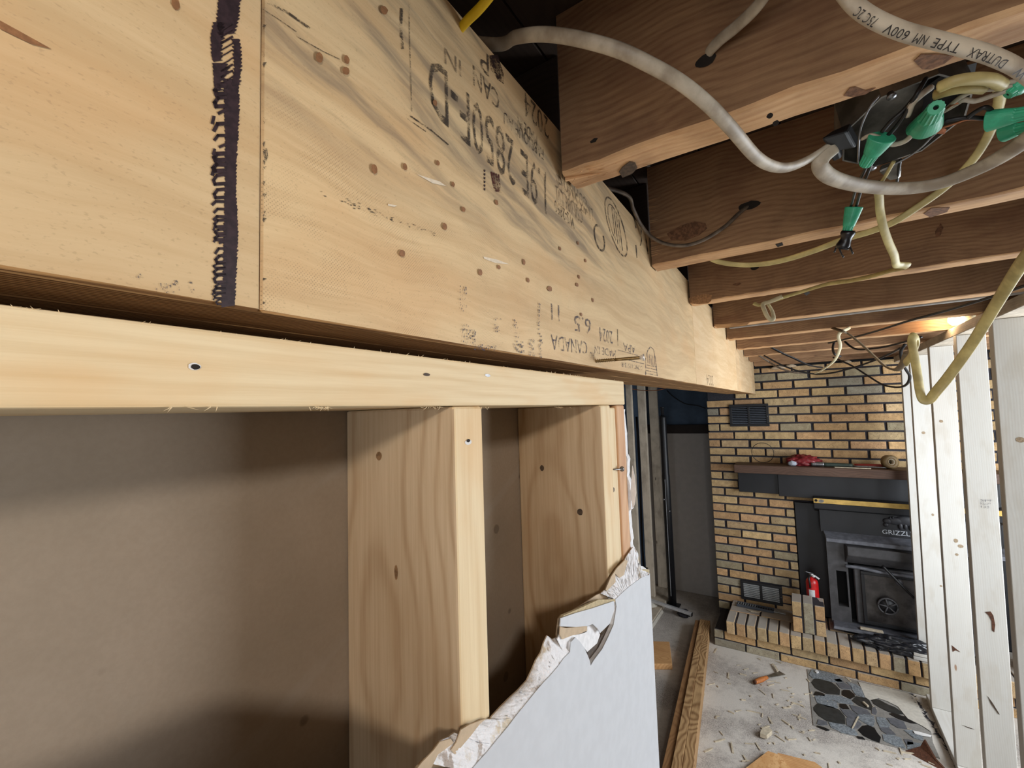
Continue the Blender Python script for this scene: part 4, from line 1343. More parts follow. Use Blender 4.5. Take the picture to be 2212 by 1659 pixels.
P = lambda x, y, z=0.300: atZ(x, y, z)
hexa('cable_clamp', [P(1770, 300, .300), P(1800, 330, .296), P(1850, 320, .298), P(1830, 282, .304), P(1792, 286, .316), P(1808, 304, .314), P(1856, 300, .316), P(1838, 264, .322)], MT['rubber'], jb, 0.003, 2)
hexa('cable_clamp', [P(1786, 330, .294), P(1800, 350, .291), P(1818, 342, .292), P(1812, 322, .296), P(1788, 318, .302), P(1804, 336, .300), P(1822, 330, .300), P(1816, 312, .304)], MT['black'], jb, 0.002, 2)
hexa('clamp_plate', [P(1896, 372, .288), P(1920, 392, .284), P(1945, 386, .284), P(1944, 352, .290), P(1900, 358, .298), P(1922, 374, .295), P(1948, 368, .295), P(1946, 340, .298)], MT['galv'], jb, 0.002)
lathe('clamp_screw', [(0.003, -0.004), (0.003, 0), (0.0042, 0.0005), (0.004, 0.002), (0.0, 0.0025)], P(1884, 362, .284), MT['steel'], jb, no, 12)
lathe('clamp_screw', [(0.003, -0.004), (0.003, 0), (0.0042, 0.0005), (0.004, 0.002), (0.0, 0.0025)], P(1925, 207, .318), MT['steel'], jb, no, 12)
# conductors
wz = lambda l: [atZ(x, y, z) for x, y, z in l]
for pts, r, m in (
        (wz([(2000, 170, .325), (1985, 195, .31), (1968, 225, .302), (1950, 255, .297), (1930, 280, .294), (1915, 295, .292)]), 0.0021, 'wire_black'),
        (wz([(1905, 285, .293), (1925, 262, .297), (1950, 240, .302), (1972, 215, .308), (1990, 190, .318)]), 0.0021, 'wire_black'),
        (wz([(2010, 190, .322), (1990, 205, .308), (1970, 225, .302), (1960, 250, .298)]), 0.0032, 'wire_white'),
        (wz([(1985, 270, .292), (1975, 285, .288), (1955, 305, .286), (1930, 312, .286), (1915, 306, .288)]), 0.0026, 'wire_white'),
        (wz([(1862, 300, .298), (1880, 292, .296), (1900, 296, .292)]), 0.0021, 'wire_white'),
        (wz([(2046, 235, .302), (2068, 222, .300), (2090, 200, .300), (2120, 188, .300), (2160, 180, .300), (2195, 176, .300)]), 0.0022, 'wire_white'),
        (wz([(2040, 240, .302), (2075, 210, .298), (2110, 196, .298), (2150, 192, .298), (2195, 184, .298)]), 0.0022, 'wire_white'),
        (wz([(2030, 245, .302), (2060, 228, .300), (2082, 216, .297), (2108, 218, .296), (2150, 204, .296), (2200, 188, .296)]), 0.0024, 'wire_white'),
        (wz([(2040, 262, .298), (2070, 256, .296), (2100, 254, .294), (2130, 256, .292), (2160, 250, .290)]), 0.0022, 'wire_black'),
        (wz([(2090, 254, .294), (2110, 240, .296), (2128, 232, .296), (2142, 240, .294), (2140, 256, .292)]), 0.0022, 'wire_black'),
        (wz([(2035, 276, .296), (2060, 268, .295), (2090, 258, .294), (2125, 258, .293)]), 0.0013, 'copper'),
        (wz([(2046, 234, .300), (2058, 226, .298), (2076, 220, .297)]), 0.0013, 'copper'),
        (wz([(1918, 362, .286), (1960, 340, .290), (1990, 318, .294), (2008, 300, .298), (2024, 286, .300)]), 0.0011, 'steel'),
        (wz([(1853, 352, .292), (1856, 300, .298), (1862, 268, .304), (1880, 230, .312), (1900, 205, .320)]), 0.0011, 'steel'),
        (wz([(1880, 342, .284), (1866, 372, .282), (1850, 405, .282)])+Yc([(1838, 446, .80)]), 0.0019, 'wire_black'),
        (wz([(1886, 345, .284), (1874, 375, .282), (1862, 405, .282)])+Yc([(1850, 446, .80)]), 0.0019, 'wire_black'),
        (wz([(1930, 350, .286), (1915, 376, .283), (1905, 392, .282)]), 0.0022, 'cable_yellow'),
        (wz([(1945, 345, .290), (1940, 375, .287), (1938, 392, .286)]), 0.0018, 'wire_black'),
        (wz([(2030, 188, .30), (2060, 176, .298), (2100, 170, .297), (2140, 172, .297), (2165, 184, .297)]), 0.0055, 'cable_yellow'),
        (wz([(2020, 205, .305), (2050, 196, .302), (2085, 190, .300), (2125, 192, .300)]), 0.0050, 'cable_yellow')):
    tube('conductor', pts, r, MT[m], jb, n=8, sub=6)
hexa('paper_tag', [P(2015, 288, .296), P(2030, 272, .298), P(2045, 280, .296), P(2040, 290, .294)]+[p+np.array([0, 0, 0.0008]) for p in (P(2015, 288, .296), P(2030, 272, .298), P(2045, 280, .296), P(2040, 290, .294))], MT['copper'], jb, 0)


def connector(a, b, r0, r1, flat=1.0):
    """tapered ribbed twist connector from the skirt a to the tip b"""
    a, b = np.array(a), np.array(b)
    A = b-a
    Ln = np.linalg.norm(A); A /= Ln
    U = np.cross(A, (0.2, 0.4, 1)); U /= np.linalg.norm(U)
    V = np.cross(A, U)
    n = 28
    vs, fs = [], []
    prof = [(0.0, 1.0), (0.02, 1.06), (0.30, 0.95), (0.55, 0.80), (0.60, 0.74), (0.97, 0.62), (1.0, 0.56), (1.0, 0.20), (0.93, 0.18)]
    for t, k in prof:
        for j in range(n):
            an = 2*math.pi*j/n
            rib = 1+(0.07 if j % 2 else -0.05)*(1 if 0.57 < t < 0.99 and k > 0.5 else 0)
            wing = 1+0.30*abs(math.cos(an))**4*(1-t)*(1 if t < 0.6 else 0)
            rr = r0*k*rib*wing
            vs.append(a+A*Ln*t+U*math.cos(an)*rr+V*math.sin(an)*rr*flat)
    for i in range(len(prof)-1):
        for j in range(n):
            q, w = i*n+j, i*n+(j+1) % n
            fs.append([q, w, w+n, q+n])
    fs.append(list(range(n))[::-1])
    o = mk('wire_connector', vs, fs, MT['green'], jb, False)
    tip = b-A*Ln*0.05
    d = [tip+(U*math.cos(k*math.pi/4)+V*math.sin(k*math.pi/4))*r0*0.19 for k in range(8)]
    mk('connector_hole', d, [list(range(8))], MT['slot'], o)
    return o


connector(P(1906, 296, .290), P(1868, 357, .276), 0.0098, 0.005)
connector(P(1996, 276, .292), P(2022, 232, .280), 0.0110, 0.006)
connector(P(2132, 262, .288), P(2240, 240, .278), 0.0088, 0.005)
connector(P(2166, 288, .290), P(2225, 272, .284), 0.0080, 0.005)
connector(P(2200, 186, .298), P(2176, 205, .292), 0.0072, 0.005)
hc = connector(atY(1845, 447, 0.80), atY(1824, 520, 0.815), 0.0082, 0.005)
tube('tape_wrap', [atY(1833, 498, 0.806), atY(1828, 515, 0.81), atY(1818, 538, 0.815)], 0.0082, MT['tape'], jb, n=10, sub=3, rad=lambda t: 1.0+0.15*math.sin(t*9))
for q in (((1812, 532), (1816, 546), (1822, 556)), ((1826, 520), (1836, 534), (1842, 548)), ((1808, 530), (1804, 540), (1802, 545))):
    tube('tape_tail', [atY(x, y, 0.815) for x, y in q], 0.0036, MT['tape'], jb, rb=0.0012, n=6, sub=3)

# small bulb on the orange lit joist
Yb = jy[5][0]
bl = thing('light_bulb', atY(2068, 690, Yb-0.03), 'small lit bulb in a holder on the far joist above the studs', 'lamp')
pb = atY(2072, 690, Yb-0.045)
lathe('lamp_holder', [(0.022, 0.0), (0.022, 0.018), (0.016, 0.03)], pb+np.array([0.045, 0, 0]), MT['cable_cream'], bl, (-1, 0, 0), 16)
lathe('bulb', [(0.012, 0.0), (0.018, 0.010), (0.024, 0.025), (0.022, 0.040), (0.010, 0.050), (0.001, 0.052)], pb+np.array([0.016, 0, 0]), MT['bulb'], bl, (-1, 0, 0), 16)
pl_ = bpy.data.lights.new('bulb_light', 'POINT')
pl_.energy = 1.6
pl_.color = (1.0, 0.72, 0.45)
pl_.shadow_soft_size = 0.02
po = bpy.data.objects.new('bulb_light', pl_)
po.location = (pb[0]-0.045, pb[1]-0.02, pb[2]+ZO)
C.objects.link(po)

# ================================================================ brick chimney breast
PW, PH = 0.2125, 0.0658          # brick module, joint included
JT_ = 0.0150
brk = random.Random(11)
BCOL = [(204, 174, 128), (212, 182, 134), (200, 168, 122), (210, 172, 124), (202, 164, 120), (196, 172, 132), (208, 178, 136), (206, 166, 124)]
BGREY = [(168, 160, 138), (174, 162, 132), (160, 154, 136)]


def bcol(o, warm=1.0):
    c = brk.choice(BGREY) if brk.random() < 0.09 else brk.choice(BCOL)
    k = brk.uniform(0.9, 1.06)*warm
    o.color = S(*[min(255, q*k) for q in c])


XL = -0.662
chim = thing('brick_chimney', (0.3, WY+0.1, FL), 'speckled tan brick chimney breast with dark mortar joints', 'fireplace')
ZTOP = atY(1700, 796, WY)[2]+0.01
XR = 1.35
box('mortar_bed', XL+0.006, -0.09, WY+0.011, Yr-0.035, FL, ZTOP+0.08, MT['mortar'], chim, 0.002)
box('mortar_bed', -0.0895, 1.03, WY+0.011, Yr-0.035, -0.76, ZTOP+0.08, MT['mortar'], chim, 0.002)
box('mortar_bed', 1.0305, XR, WY+0.011, Yr-0.035, FL, ZTOP+0.08, MT['mortar'], chim, 0.002)
# near-black closing strip above the brick
box('top_plate', XL+0.15, XR, WY-0.01, WY+0.06, ZTOP+0.004, ZTOP+0.075, MT['slot'], chim, 0.002)
for k, (px_, py_) in enumerate(((1680, 794), (1707, 790), (1829, 781))):
    q = atY(px_, py_, WY-0.03)
    bmq = bmesh.new()
    bmesh.ops.create_icosphere(bmq, subdivisions=2, radius=1)
    for vq in bmq.verts: vq.co = Vector((q[0]+vq.co.x*(0.05-0.012*k)*(1+0.3*math.sin(vq.co.z*9)), q[1]+vq.co.y*0.02, q[2]+vq.co.z*0.014*(1+0.4*math.sin(vq.co.x*7))))
    from_bm('insulation_scrap', bmq, MT['paper_tan'], chim, True)
bmesh_cache = {}


def brick(x0, x1, z0, z1, yf, depth, parent, vert=False):
    w = round(x1-x0, 3)
    key = (w, round(z1-z0, 3), round(depth, 3), brk.randint(0, 3))
    yy = yf+brk.uniform(-0.0012, 0.0018)
    if key not in bmesh_cache:
        bm = bmesh.new()
        bm_box(bm, -w/2, w/2, 0, depth, 0, key[1], 0.0028, 1)
        for v in bm.verts:
            v.co += Vector((brk.uniform(-1, 1), brk.uniform(-0.6, 0.6), brk.uniform(-1, 1)))*0.0013
        o = from_bm('brick', bm, MT['brick'], parent, origin=(0, 0, 0))
        bmesh_cache[key] = o.data
    else:
        o = bpy.data.objects.new('brick', bmesh_cache[key])
        C.objects.link(o)
        o.parent = parent
    w_ = np.array([(x0+x1)/2, yy, z0])
    o.location = tuple(w_-WL[parent.name])
    reg(o, w_)
    bcol(o)
    return o


z0r = -0.05142*WY                       # bottom of the course measured in the photograph
off0 = -0.66+0.0
xs_ref = atY(1618.7, 938, WY)[0]        # a head joint of the course above it
rects = []                              # openings (x0, x1, z0, z1)
v1 = (atY(1575, 880, WY)[0], atY(1660, 880, WY)[0], atY(1617, 921, WY)[2], atY(1617, 873, WY)[2])
v2 = (atY(1601, 1280, WY)[0], atY(1690, 1280, WY)[0], atY(1645, 1300, WY)[2], atY(1645, 1259, WY)[2])
sx0 = atY(1722, 1180, WY)[0]
rects += [(v1[0]+0.012, v1[1]-0.012, v1[2]+0.012, v1[3]-0.012), (v2[0]+0.012, v2[1]-0.012, v2[2]+0.012, v2[3]-0.012)]
stz = atY(1716, 1084, WY)[2]
stove_open = (sx0, 1.02, -1.57, stz)
nrow0 = int((z0r-ZTOP)/PH)-1
n_br = 0
for r in range(-8, 26):
    zb_ = z0r-r*PH
    zt_ = zb_+PH-JT_*0.85
    if zt_ > ZTOP+0.03 or zb_ < -1.68: continue
    # the two uppermost courses are cut back at the left under the beam
    left = XL
    shift = xs_ref+(PW/2 if r % 2 else 0)+brk.uniform(-0.006, 0.006)
    if zb_ > 0.02: left = XL+0.22
    k0 = math.floor((left-shift)/PW)
    xs = [shift+k*PW for k in range(k0, k0+12)]
    for x in xs:
        a, b = x+JT_/2+brk.uniform(-0.002, 0.002), x+PW-JT_/2+brk.uniform(-0.002, 0.002)
        a, b = max(a, left), min(b, XR)
        if b-a < 0.025: continue
        segs = [(a, b)]
        for (rx0, rx1, rz0, rz1) in rects+[stove_open]:
            new = []
            for (p, q) in segs:
                if rz0 < zt_-0.01 and rz1 > zb_+0.01 and rx0 < q and rx1 > p:
                    if rx0-p > 0.02: new.append((p, rx0-0.004))
                    if q-rx1 > 0.02: new.append((rx1+0.004, q))
                else: new.append((p, q))
            segs = new
        for (p, q) in segs:
            brick(p, q, zb_, zt_, WY, 0.05, chim)
            n_br += 1

# ---------------------------------------------------------------- raised hearth
HZ = -1.568
hearth = thing('brick_hearth', (0.3, 3.8, FL), 'raised brick hearth with a row of upright bricks along its front', 'hearth')
hx0, hxr = -0.552, 1.3
box('hearth_core', hx0+0.006, hxr, 3.597, WY-0.002, -1.659, HZ-0.006, MT['mortar'], hearth, 0.002)
box('hearth_core', -0.640, hxr, 3.631, WY-0.002, FL+0.003, -1.660, MT['mortar'], hearth, 0.002)
x = hx0
while x < hxr-0.06:
    w = 0.0555+brk.uniform(-0.003, 0.003)
    # upright brick lying with its long side back: front end is 57 x 92 mm
    brick(x, x+w, -1.656, HZ+brk.uniform(-0.002, 0.002), 3.585, 0.198, hearth)
    x += 0.0665
x = hx0
while x < hxr-0.06:
    brick(x, x+0.198, HZ-0.06, HZ-0.001+brk.uniform(-0.002, 0.001), 3.792, 0.10, hearth)
    x += 0.2085
x = hx0
while x < hxr-0.06:
    brick(x, x+0.198, HZ-0.06, HZ-0.001+brk.uniform(-0.002, 0.001), 3.902, 0.092, hearth)
    x += 0.2085
for zc, ofs in ((-1.718, -0.14), (-1.777+0.001, 0.0)):
    x = -0.643+ofs
    while x < hxr-0.05:
        a, b = max(x, -0.643), x+0.2
        if b-a > 0.03:
            brick(a, b, zc, zc+(0.0565 if ofs else 0.0475), 3.62, 0.10, hearth)
        x += 0.2105

# ---------------------------------------------------------------- small brick block on the hearth, carrying the extinguisher
bx0, bx1 = -0.142, 0.055
bz1 = HZ+0.205
blk_ = thing('brick_block', ((bx0+bx1)/2, 3.72, HZ), 'small mortared block of tan bricks standing on the hearth', 'brick block')
box('mortar_core', bx0+0.006, bx1-0.006, 3.652, 3.80, HZ+0.001, bz1-0.004, MT['mortar'], blk_, 0.002)
wv = (bx1-bx0)/3
for c in range(3):
    a = bx0+c*wv+0.006
    b = a+wv-0.012
    if c == 1:
        brick(a, b, HZ+0.002, bz1, 3.646, 0.155, blk_)
    else:
        brick(a, b, HZ+0.002, HZ+0.098, 3.646, 0.155, blk_)
        brick(a, b, HZ+0.108, bz1-0.002*c, 3.646, 0.155, blk_)

# ---------------------------------------------------------------- fire extinguisher
ex = atY(1757, 1300, 3.83)
ez = atY(1757, 1316, 3.83)[2]
ext = thing('fire_extinguisher', (ex[0], 3.845, HZ), 'red fire extinguisher behind the small brick block', 'extinguisher')
ezt = atY(1757, 1250, 3.83)[2]
r_ = 0.038
lathe('cylinder', [(r_*0.9, HZ+0.001), (r_, HZ+0.010), (r_, ezt-0.035), (r_*0.92, ezt-0.018), (r_*0.62, ezt-0.004), (0.014, ezt+0.004), (0.013, ezt+0.014)], (ex[0], 3.845, 0), MT['red'], ext, n=28)
lathe('valve', [(0.013, ezt+0.010), (0.015, ezt+0.014), (0.015, ezt+0.028), (0.010, ezt+0.034)], (ex[0], 3.845, 0), MT['steel'], ext, n=14)
tube('carry_handle', [(ex[0]-0.004, 3.84, ezt+0.026), (ex[0]+0.02, 3.83, ezt+0.020), (ex[0]+0.045, 3.82, ezt+0.006)], 0.010, MT['white_label'], ext, rb=0.004, n=8, sub=4)
tube('squeeze_lever', [(ex[0], 3.84, ezt+0.034), (ex[0]-0.02, 3.83, ezt+0.040), (ex[0]-0.036, 3.82, ezt+0.046)], 0.006, MT['steel'], ext, rb=0.003, n=8, sub=4)
tube('hose', [(ex[0]-0.010, 3.83, ezt+0.02), (ex[0]-0.016, 3.805, ezt+0.004), (ex[0]-0.012, 3.800, ezt-0.035), (ex[0]-0.012, 3.803, ezt-0.06)], 0.006, MT['rubber'], ext, n=8)
lathe('gauge', [(0.009, 0), (0.009, 0.006), (0.0, 0.007)], (ex[0]+0.012, 3.826, ezt+0.02), MT['white_label'], ext, (0, -1, 0), 14)
q = [(r_+0.0006)*np.array([math.sin(t), -math.cos(t), 0]) for t in [math.radians(k) for k in range(-34, 26, 6)]]
lv = [np.array([ex[0], 3.845, HZ+0.185])+p for p in q]+[np.array([ex[0], 3.845, HZ+0.245])+p for p in q]
n = len(q)
lb = mk('label', lv, [[k, k+1, k+1+n, k+n] for k in range(n-1)], MT['white_label'], ext)

# ---------------------------------------------------------------- vent grilles in the brick


def grille(label, x0, x1, z0, z1, Y, rows, mslat, tilt=0.0):
    g = thing('vent_grille', ((x0+x1)/2, Y, z0), label, 'vent')
    m = 0.020
    xm = (x0+x1)/2
    bm = bmesh.new()
    for a in ((x0, x1, z0, z0+m), (x0, x1, z1-m, z1), (x0, x0+m, z0+m, z1-m), (x1-m, x1, z0+m, z1-m), (xm-0.008, xm+0.008, z0+m, z1-m)):
        bm_box(bm, a[0], a[1], Y-0.012, Y-0.002, a[2], a[3], 0.0015)
    from_bm('grille_frame', bm, MT['black'], g)
    box('grille_back', x0+0.01, x1-0.01, Y-0.0015, Y+0.006, z0+0.01, z1-0.01, MT['slot'], g, 0)
    hs = (z1-z0-2*m)/rows
    for side in ((x0+m+0.001, xm-0.009), (xm+0.009, x1-m-0.001)):
        for k in range(rows):
            zz = z0+m+hs*(k+0.5)
            hexa('louvre', [(side[0], Y-0.011, zz-hs*0.30), (side[1], Y-0.011, zz-hs*0.30), (side[1], Y-0.003, zz+hs*0.02), (side[0], Y-0.003, zz+hs*0.02),
                            (side[0], Y-0.011, zz+hs*0.02), (side[1], Y-0.011, zz+hs*0.02), (side[1], Y-0.003, zz+hs*0.28), (side[0], Y-0.003, zz+hs*0.28)], mslat, g, 0)
    lathe('grille_screw', [(0.004, 0), (0.004, 0.002), (0.0, 0.003)], (x1-0.010, Y-0.012, (z0+z1)/2-0.01), MT['steel'], g, (0, -1, 0), 10)
    return g


grille('black louvred vent high on the brick under the beam end', v1[0], v1[1], v1[2], v1[3], WY, 10, MT['louvre_dark'])
grille('black louvred vent with pale slats low on the brick above the hearth', v2[0], v2[1], v2[2], v2[3], WY, 8, MT['louvre'])
# loose register lying on the hearth
a, b_ = atZ(1592, 1302, HZ+0.015), atZ(1672, 1318, HZ+0.015)
rg = thing('floor_register', (a+b_)/2-np.array([0, 0, 0.015]), 'loose grey slotted register lying on the hearth below the low vent', 'register')
dv = (b_-a); dv[2] = 0
Ln = np.linalg.norm(dv); dv /= Ln
nv = np.array([-dv[1], dv[0], 0])
zz = np.array([0, 0, 1.0])


def obox(name, o, l0, l1, w0, w1, h0, h1, mat, parent, bev=0.0008):
    pts = []
    for h in (h0, h1):
        for (l, w) in ((l0, w0), (l1, w0), (l1, w1), (l0, w1)):
            pts.append(o+dv*l+nv*w+zz*h)
    return hexa(name, pts, mat, parent, bev)


o = np.array([a[0], a[1], HZ+0.001])
obox('register_face', o, 0, Ln, -0.03, -0.022, 0, 0.018, MT['louvre_dark'], rg)
obox('register_face', o, 0, Ln, 0.022, 0.03, 0, 0.018, MT['louvre_dark'], rg)
obox('register_base', o, 0, Ln, -0.028, 0.028, 0, 0.006, MT['slot'], rg)
for k in range(15):
    l = 0.012+k*(Ln-0.024)/14
    obox('fin', o, l-0.0022, l+0.0022, -0.024, 0.024, 0.004, 0.017, MT['louvre'] if k < 8 else MT['louvre_dark'], rg, 0)
obox('lever', o, Ln-0.002, Ln+0.075, -0.016, 0.016, 0.004, 0.010, MT['louvre'], rg)
MT['stick'] = MT['chip']
t_ = slab('wood_sliver', [atZ(x, y, HZ+0.002) for x, y in ((1612, 1317), (1630, 1320), (1645, 1321), (1640, 1324), (1622, 1322))], (0, 0, 0.004), MT['chip'])
tag(t_, 'thin pale wood sliver lying on the hearth by the register', 'wood scrap')

# ---------------------------------------------------------------- mantel shelf and things on it
mz0, mz1 = -0.519, -0.458
mx0, mx1 = -0.462, 1.04
man = box('mantel_shelf', mx0, mx1, 3.80, WY-0.004, mz0, mz1, MT['mantel'], None, 0.003)
tag(man, 'dusty brown wooden mantel shelf on the brick chimney', 'shelf')
mt = mz1
ml = lambda x, y, h=0.0, Y=3.88: np.array([atY(x, y, Y)[0], Y, mt+h])
lp = []
cx_, cz_ = atY(1648, 985, 3.94)[0], mt+0.083
for k in range(27):
    t = math.radians(-150+k*14)
    lp.append((cx_+0.075*math.cos(t), 3.94-0.02*math.sin(t), cz_+0.078*math.sin(t)))
w_ = tube('wire_loop', lp, 0.0022, MT['rubber'], None, n=6, sub=3)
tag(w_, 'thin black wire loop standing on the left of the mantel shelf', 'wire')
# crumpled red packet


def lump(name, c, rx, ry, rz, mat, parent=None, amp=0.25, seed=1, freq=3.0, sub=4):
    bm = bmesh.new()
    bmesh.ops.create_icosphere(bm, subdivisions=sub, radius=1.0)
    from mathutils import noise as mn
    for v in bm.verts:
        p = v.co.copy()
        k = 1+amp*mn.noise(p*freq+Vector((seed*3.1, seed*1.7, 0)))+amp*0.6*mn.noise(p*freq*2.3+Vector((0, seed, 4)))
        z = p.z*k
        if z < -0.55: z = -0.55
        v.co = Vector((c[0]+p.x*k*rx, c[1]+p.y*k*ry, c[2]+(z+0.55)*rz))
    return from_bm(name, bm, mat, parent, True)


pk = lump('crumpled_packet', ml(1737, 1005, 0.0, 3.90), 0.105, 0.05, 0.05, MT['red_plastic'], None, 0.35, 3)
tag(pk, 'crumpled red and clear plastic packet on the mantel shelf', 'packet')
lump('clear_end', ml(1712, 1003, 0.002, 3.875), 0.03, 0.03, 0.022, MT['bag_white'], pk, 0.4, 5, 4, 3)
tg = thing('hand_tool', ml(1805, 1012, 0.0, 3.86), 'dark green gripped hand tool lying on the mantel shelf', 'tool')
tube('grip', [ml(1778, 1006, 0.016, 3.86), ml(1810, 1008, 0.016, 3.86), ml(1842, 1012, 0.014, 3.86)], 0.0145, MT['dark_green'], tg, n=12, sub=4)
tube('collar', [ml(1752, 1002, 0.018, 3.86), ml(1768, 1004, 0.018, 3.86), ml(1780, 1006, 0.017, 3.86)], 0.016, MT['steel'], tg, n=12, sub=4)
tube('shaft', [ml(1842, 1012, 0.012, 3.86), ml(1880, 1014, 0.010, 3.86), ml(1915, 1016, 0.008, 3.86)], 0.005, MT['steel'], tg, n=8, sub=4)
rh = tube('red_handle', [ml(1846, 1010, 0.012, 3.92), ml(1880, 1011, 0.014, 3.92), ml(1912, 1013, 0.014, 3.92)], 0.012, MT['red_handle'], None, rb=0.010, n=10, sub=4)
tag(rh, 'red plastic handle lying behind the green tool on the mantel', 'handle')
tr = thing('tape_roll', ml(1923, 1010, 0.0, 3.88), 'tan roll of tape standing on edge at the right of the mantel', 'tape')
R0 = 0.045
lathe('tape_ring', [(0.021, -0.02), (R0, -0.02), (R0, 0.02), (0.021, 0.02), (0.021, -0.02)], ml(1923, 1010, R0+0.001, 3.88), MT['tape_roll'], tr, (0.5, -1, 0.1), 26)
lathe('core', [(0.021, -0.018), (0.021, 0.018), (0.0175, 0.018), (0.0175, -0.018), (0.021, -0.018)], ml(1923, 1010, R0+0.001, 3.88), MT['chip'], tr, (0.5, -1, 0.1), 20)
ss = slab('paint_stick', [ml(1722, 0, 0.001, 3.83), ml(1795, 0, 0.001, 3.825), ml(1797, 0, 0.001, 3.812), ml(1724, 0, 0.001, 3.816)], (0, 0, 0.006), MT['chip'])
tag(ss, 'flat pale stick lying at the front of the mantel', 'stick')

# ---------------------------------------------------------------- stove insert
st = thing('stove_insert', (0.45, 3.9, HZ), 'black wood stove insert with raised letters under the mantel', 'stove')
hx = atY(1590, 1022, 3.85)[0]
box('hood_panel', hx, mx1-0.03, 3.955, WY-0.003, -0.690, mz0-0.002, MT['black_sheet'], st, 0.002)
box('hood_panel', atY(1680, 1030, 3.93)[0], mx1-0.05, 3.93, 3.954, -0.700, mz0-0.006, MT['black_sheet'], st, 0.002)
box('surround_panel', sx0+0.002, 1.02, WY-0.006, WY+0.009, HZ+0.002, stz, MT['black_sheet'], st, 0.002)
brx0 = atY(1757, 1080, 3.85)[0]
bs_ = box('brass_strip', brx0, 1.0, 3.846, 3.850, -0.716, -0.683, MT['brass'], st, 0.0008)
bs_['label'] = 'polished brass strip'
box('canopy', brx0+0.002, 1.0, 3.852, 3.993, -0.752, -0.680, MT['black'], st, 0.003)
hexa('canopy_lip', [(brx0+0.002, 3.85, -0.756), (1.0, 3.85, -0.756), (1.0, 3.99, -0.80), (brx0+0.004, 3.99, -0.80), (brx0+0.002, 3.846, -0.717), (1.0, 3.846, -0.717), (1.0, 3.99, -0.717), (brx0+0.002, 3.99, -0.717)], MT['black_sheet'], st, 0.001)
disc('strip_hole', atY(1762.5, 1081, 3.845), (0, -1, 0), 0.009, MT['slot'], bs_)
disc('strip_badge', atY(1774, 1082.5, 3.8452), (0, -1, 0), 0.016, MT['galv'], bs_, 0.012)
x0 = atY(1776, 1140, 3.90)[0]
box('upper_face', x0-0.012, 0.98, 3.905, 3.99, -0.93, -0.755, MT['black_sheet'], st, 0.003)
# sloping top shelf
lz = [atY(1778, 1146, 3.90)[2], atY(1785, 1162, 3.82)[2]]
hexa('top_shelf', [(0.080, 3.905, lz[0]-0.02), (0.98, 3.905, lz[0]-0.02), (0.98, 3.815, lz[1]-0.024), (0.092, 3.815, lz[1]-0.024), (0.080, 3.905, lz[0]), (0.98, 3.905, lz[0]), (0.98, 3.815, lz[1]), (0.092, 3.815, lz[1])], MT['stove_lip'], st, 0.002)
bz0, bz1_ = -1.535, lz[1]-0.026
bx_0 = atY(1785, 1180, 3.85)[0]
slx0, slx1 = atY(1806, 1230, 3.85)[0], atY(1828, 1230, 3.85)[0]
slz1, slz0 = atY(1815, 1233, 3.85)[2], atY(1822, 1310, 3.85)[2]
dx0 = atY(1832, 1220, 3.85)[0]
dz1 = atY(1832, 1216, 3.85)[2]
bm = bmesh.new()
for a_ in ((bx_0, slx0, bz0, bz1_), (slx0, slx1, bz0, slz0), (slx0, slx1, slz1, bz1_), (slx1, dx0-0.002, bz0, bz1_), (dx0-0.002, 0.76, dz1+0.004, bz1_), (0.76, 0.90, bz0, bz1_)):
    bm_box(bm, a_[0], a_[1], 3.85, 3.99, a_[2], a_[3])
from_bm('body', bm, MT['stove'], st)
box('side_slot', slx0-0.001, slx1+0.001, 3.93, 3.95, slz0, slz1, MT['slot'], st, 0)
# heat shield under the shelf
hexa('heat_shield', [(0.205, 3.79, -1.045), (0.88, 3.79, -1.045), (0.88, 3.849, -1.11), (0.19, 3.849, -1.11), (0.205, 3.79, -0.985), (0.88, 3.79, -0.985), (0.88, 3.849, -0.985), (0.19, 3.849, -0.985)], MT['stove'], st, 0.003)
# recessed door opening and the door
box('door_recess', dx0, 0.76, 3.93, 3.95, bz0, dz1, MT['slot'], st, 0)
gx0, gz1 = atY(1866, 1238, 3.835)[0], atY(1866, 1240, 3.835)[2]
gz0, gx1 = -1.475, 0.70
door = box('door', gx0-0.055, gx1+0.04, 3.842, 3.885, gz0-0.03, gz1+0.045, MT['stove'], st, 0.006)
bm = bmesh.new()
for a_ in ((gx0-0.02, gx1+0.02, gz1, gz1+0.022), (gx0-0.02, gx1+0.02, gz0-0.022, gz0), (gx0-0.02, gx0, gz0, gz1), (gx1, gx1+0.02, gz0, gz1)):
    bm_box(bm, a_[0], a_[1], 3.828, 3.842, a_[2], a_[3], 0.003)
from_bm('door_frame', bm, MT['black'], door)
box('door_glass', gx0, gx1, 3.836, 3.842, gz0, gz1, MT['glass_soot'], door, 0.0005)
tube('hinge_bar', [(gx0-0.10, 3.825, gz1+0.040), (gx0-0.03, 3.822, gz1+0.042), (gx0+0.10, 3.824, gz1+0.030), (gx1, 3.826, gz1+0.022)], 0.011, MT['stove_lip'], door, n=10)
ha, hb = atY(1906, 1222, 3.80), atY(1975, 1292, 3.78)
tube('door_handle', [ha, ha+(hb-ha)*0.5+np.array([0, -0.01, 0]), hb], 0.0075, MT['rubber'], door, n=10)
lathe('handle_hub', [(0.02, -0.03), (0.02, 0), (0.012, 0.008), (0.0, 0.009)], ha+(hb-ha)*0.55+np.array([0, 0.01, 0]), MT['stove_lip'], door, (0, -1, 0), 16)
dc = atY(1918, 1310, 3.815)
tube('draft_knob_rim', [dc+np.array([0.05*math.cos(t), 0, 0.05*math.sin(t)]) for t in [2*math.pi*k/24 for k in range(25)]], 0.006, MT['stove'], door, n=8, sub=0)
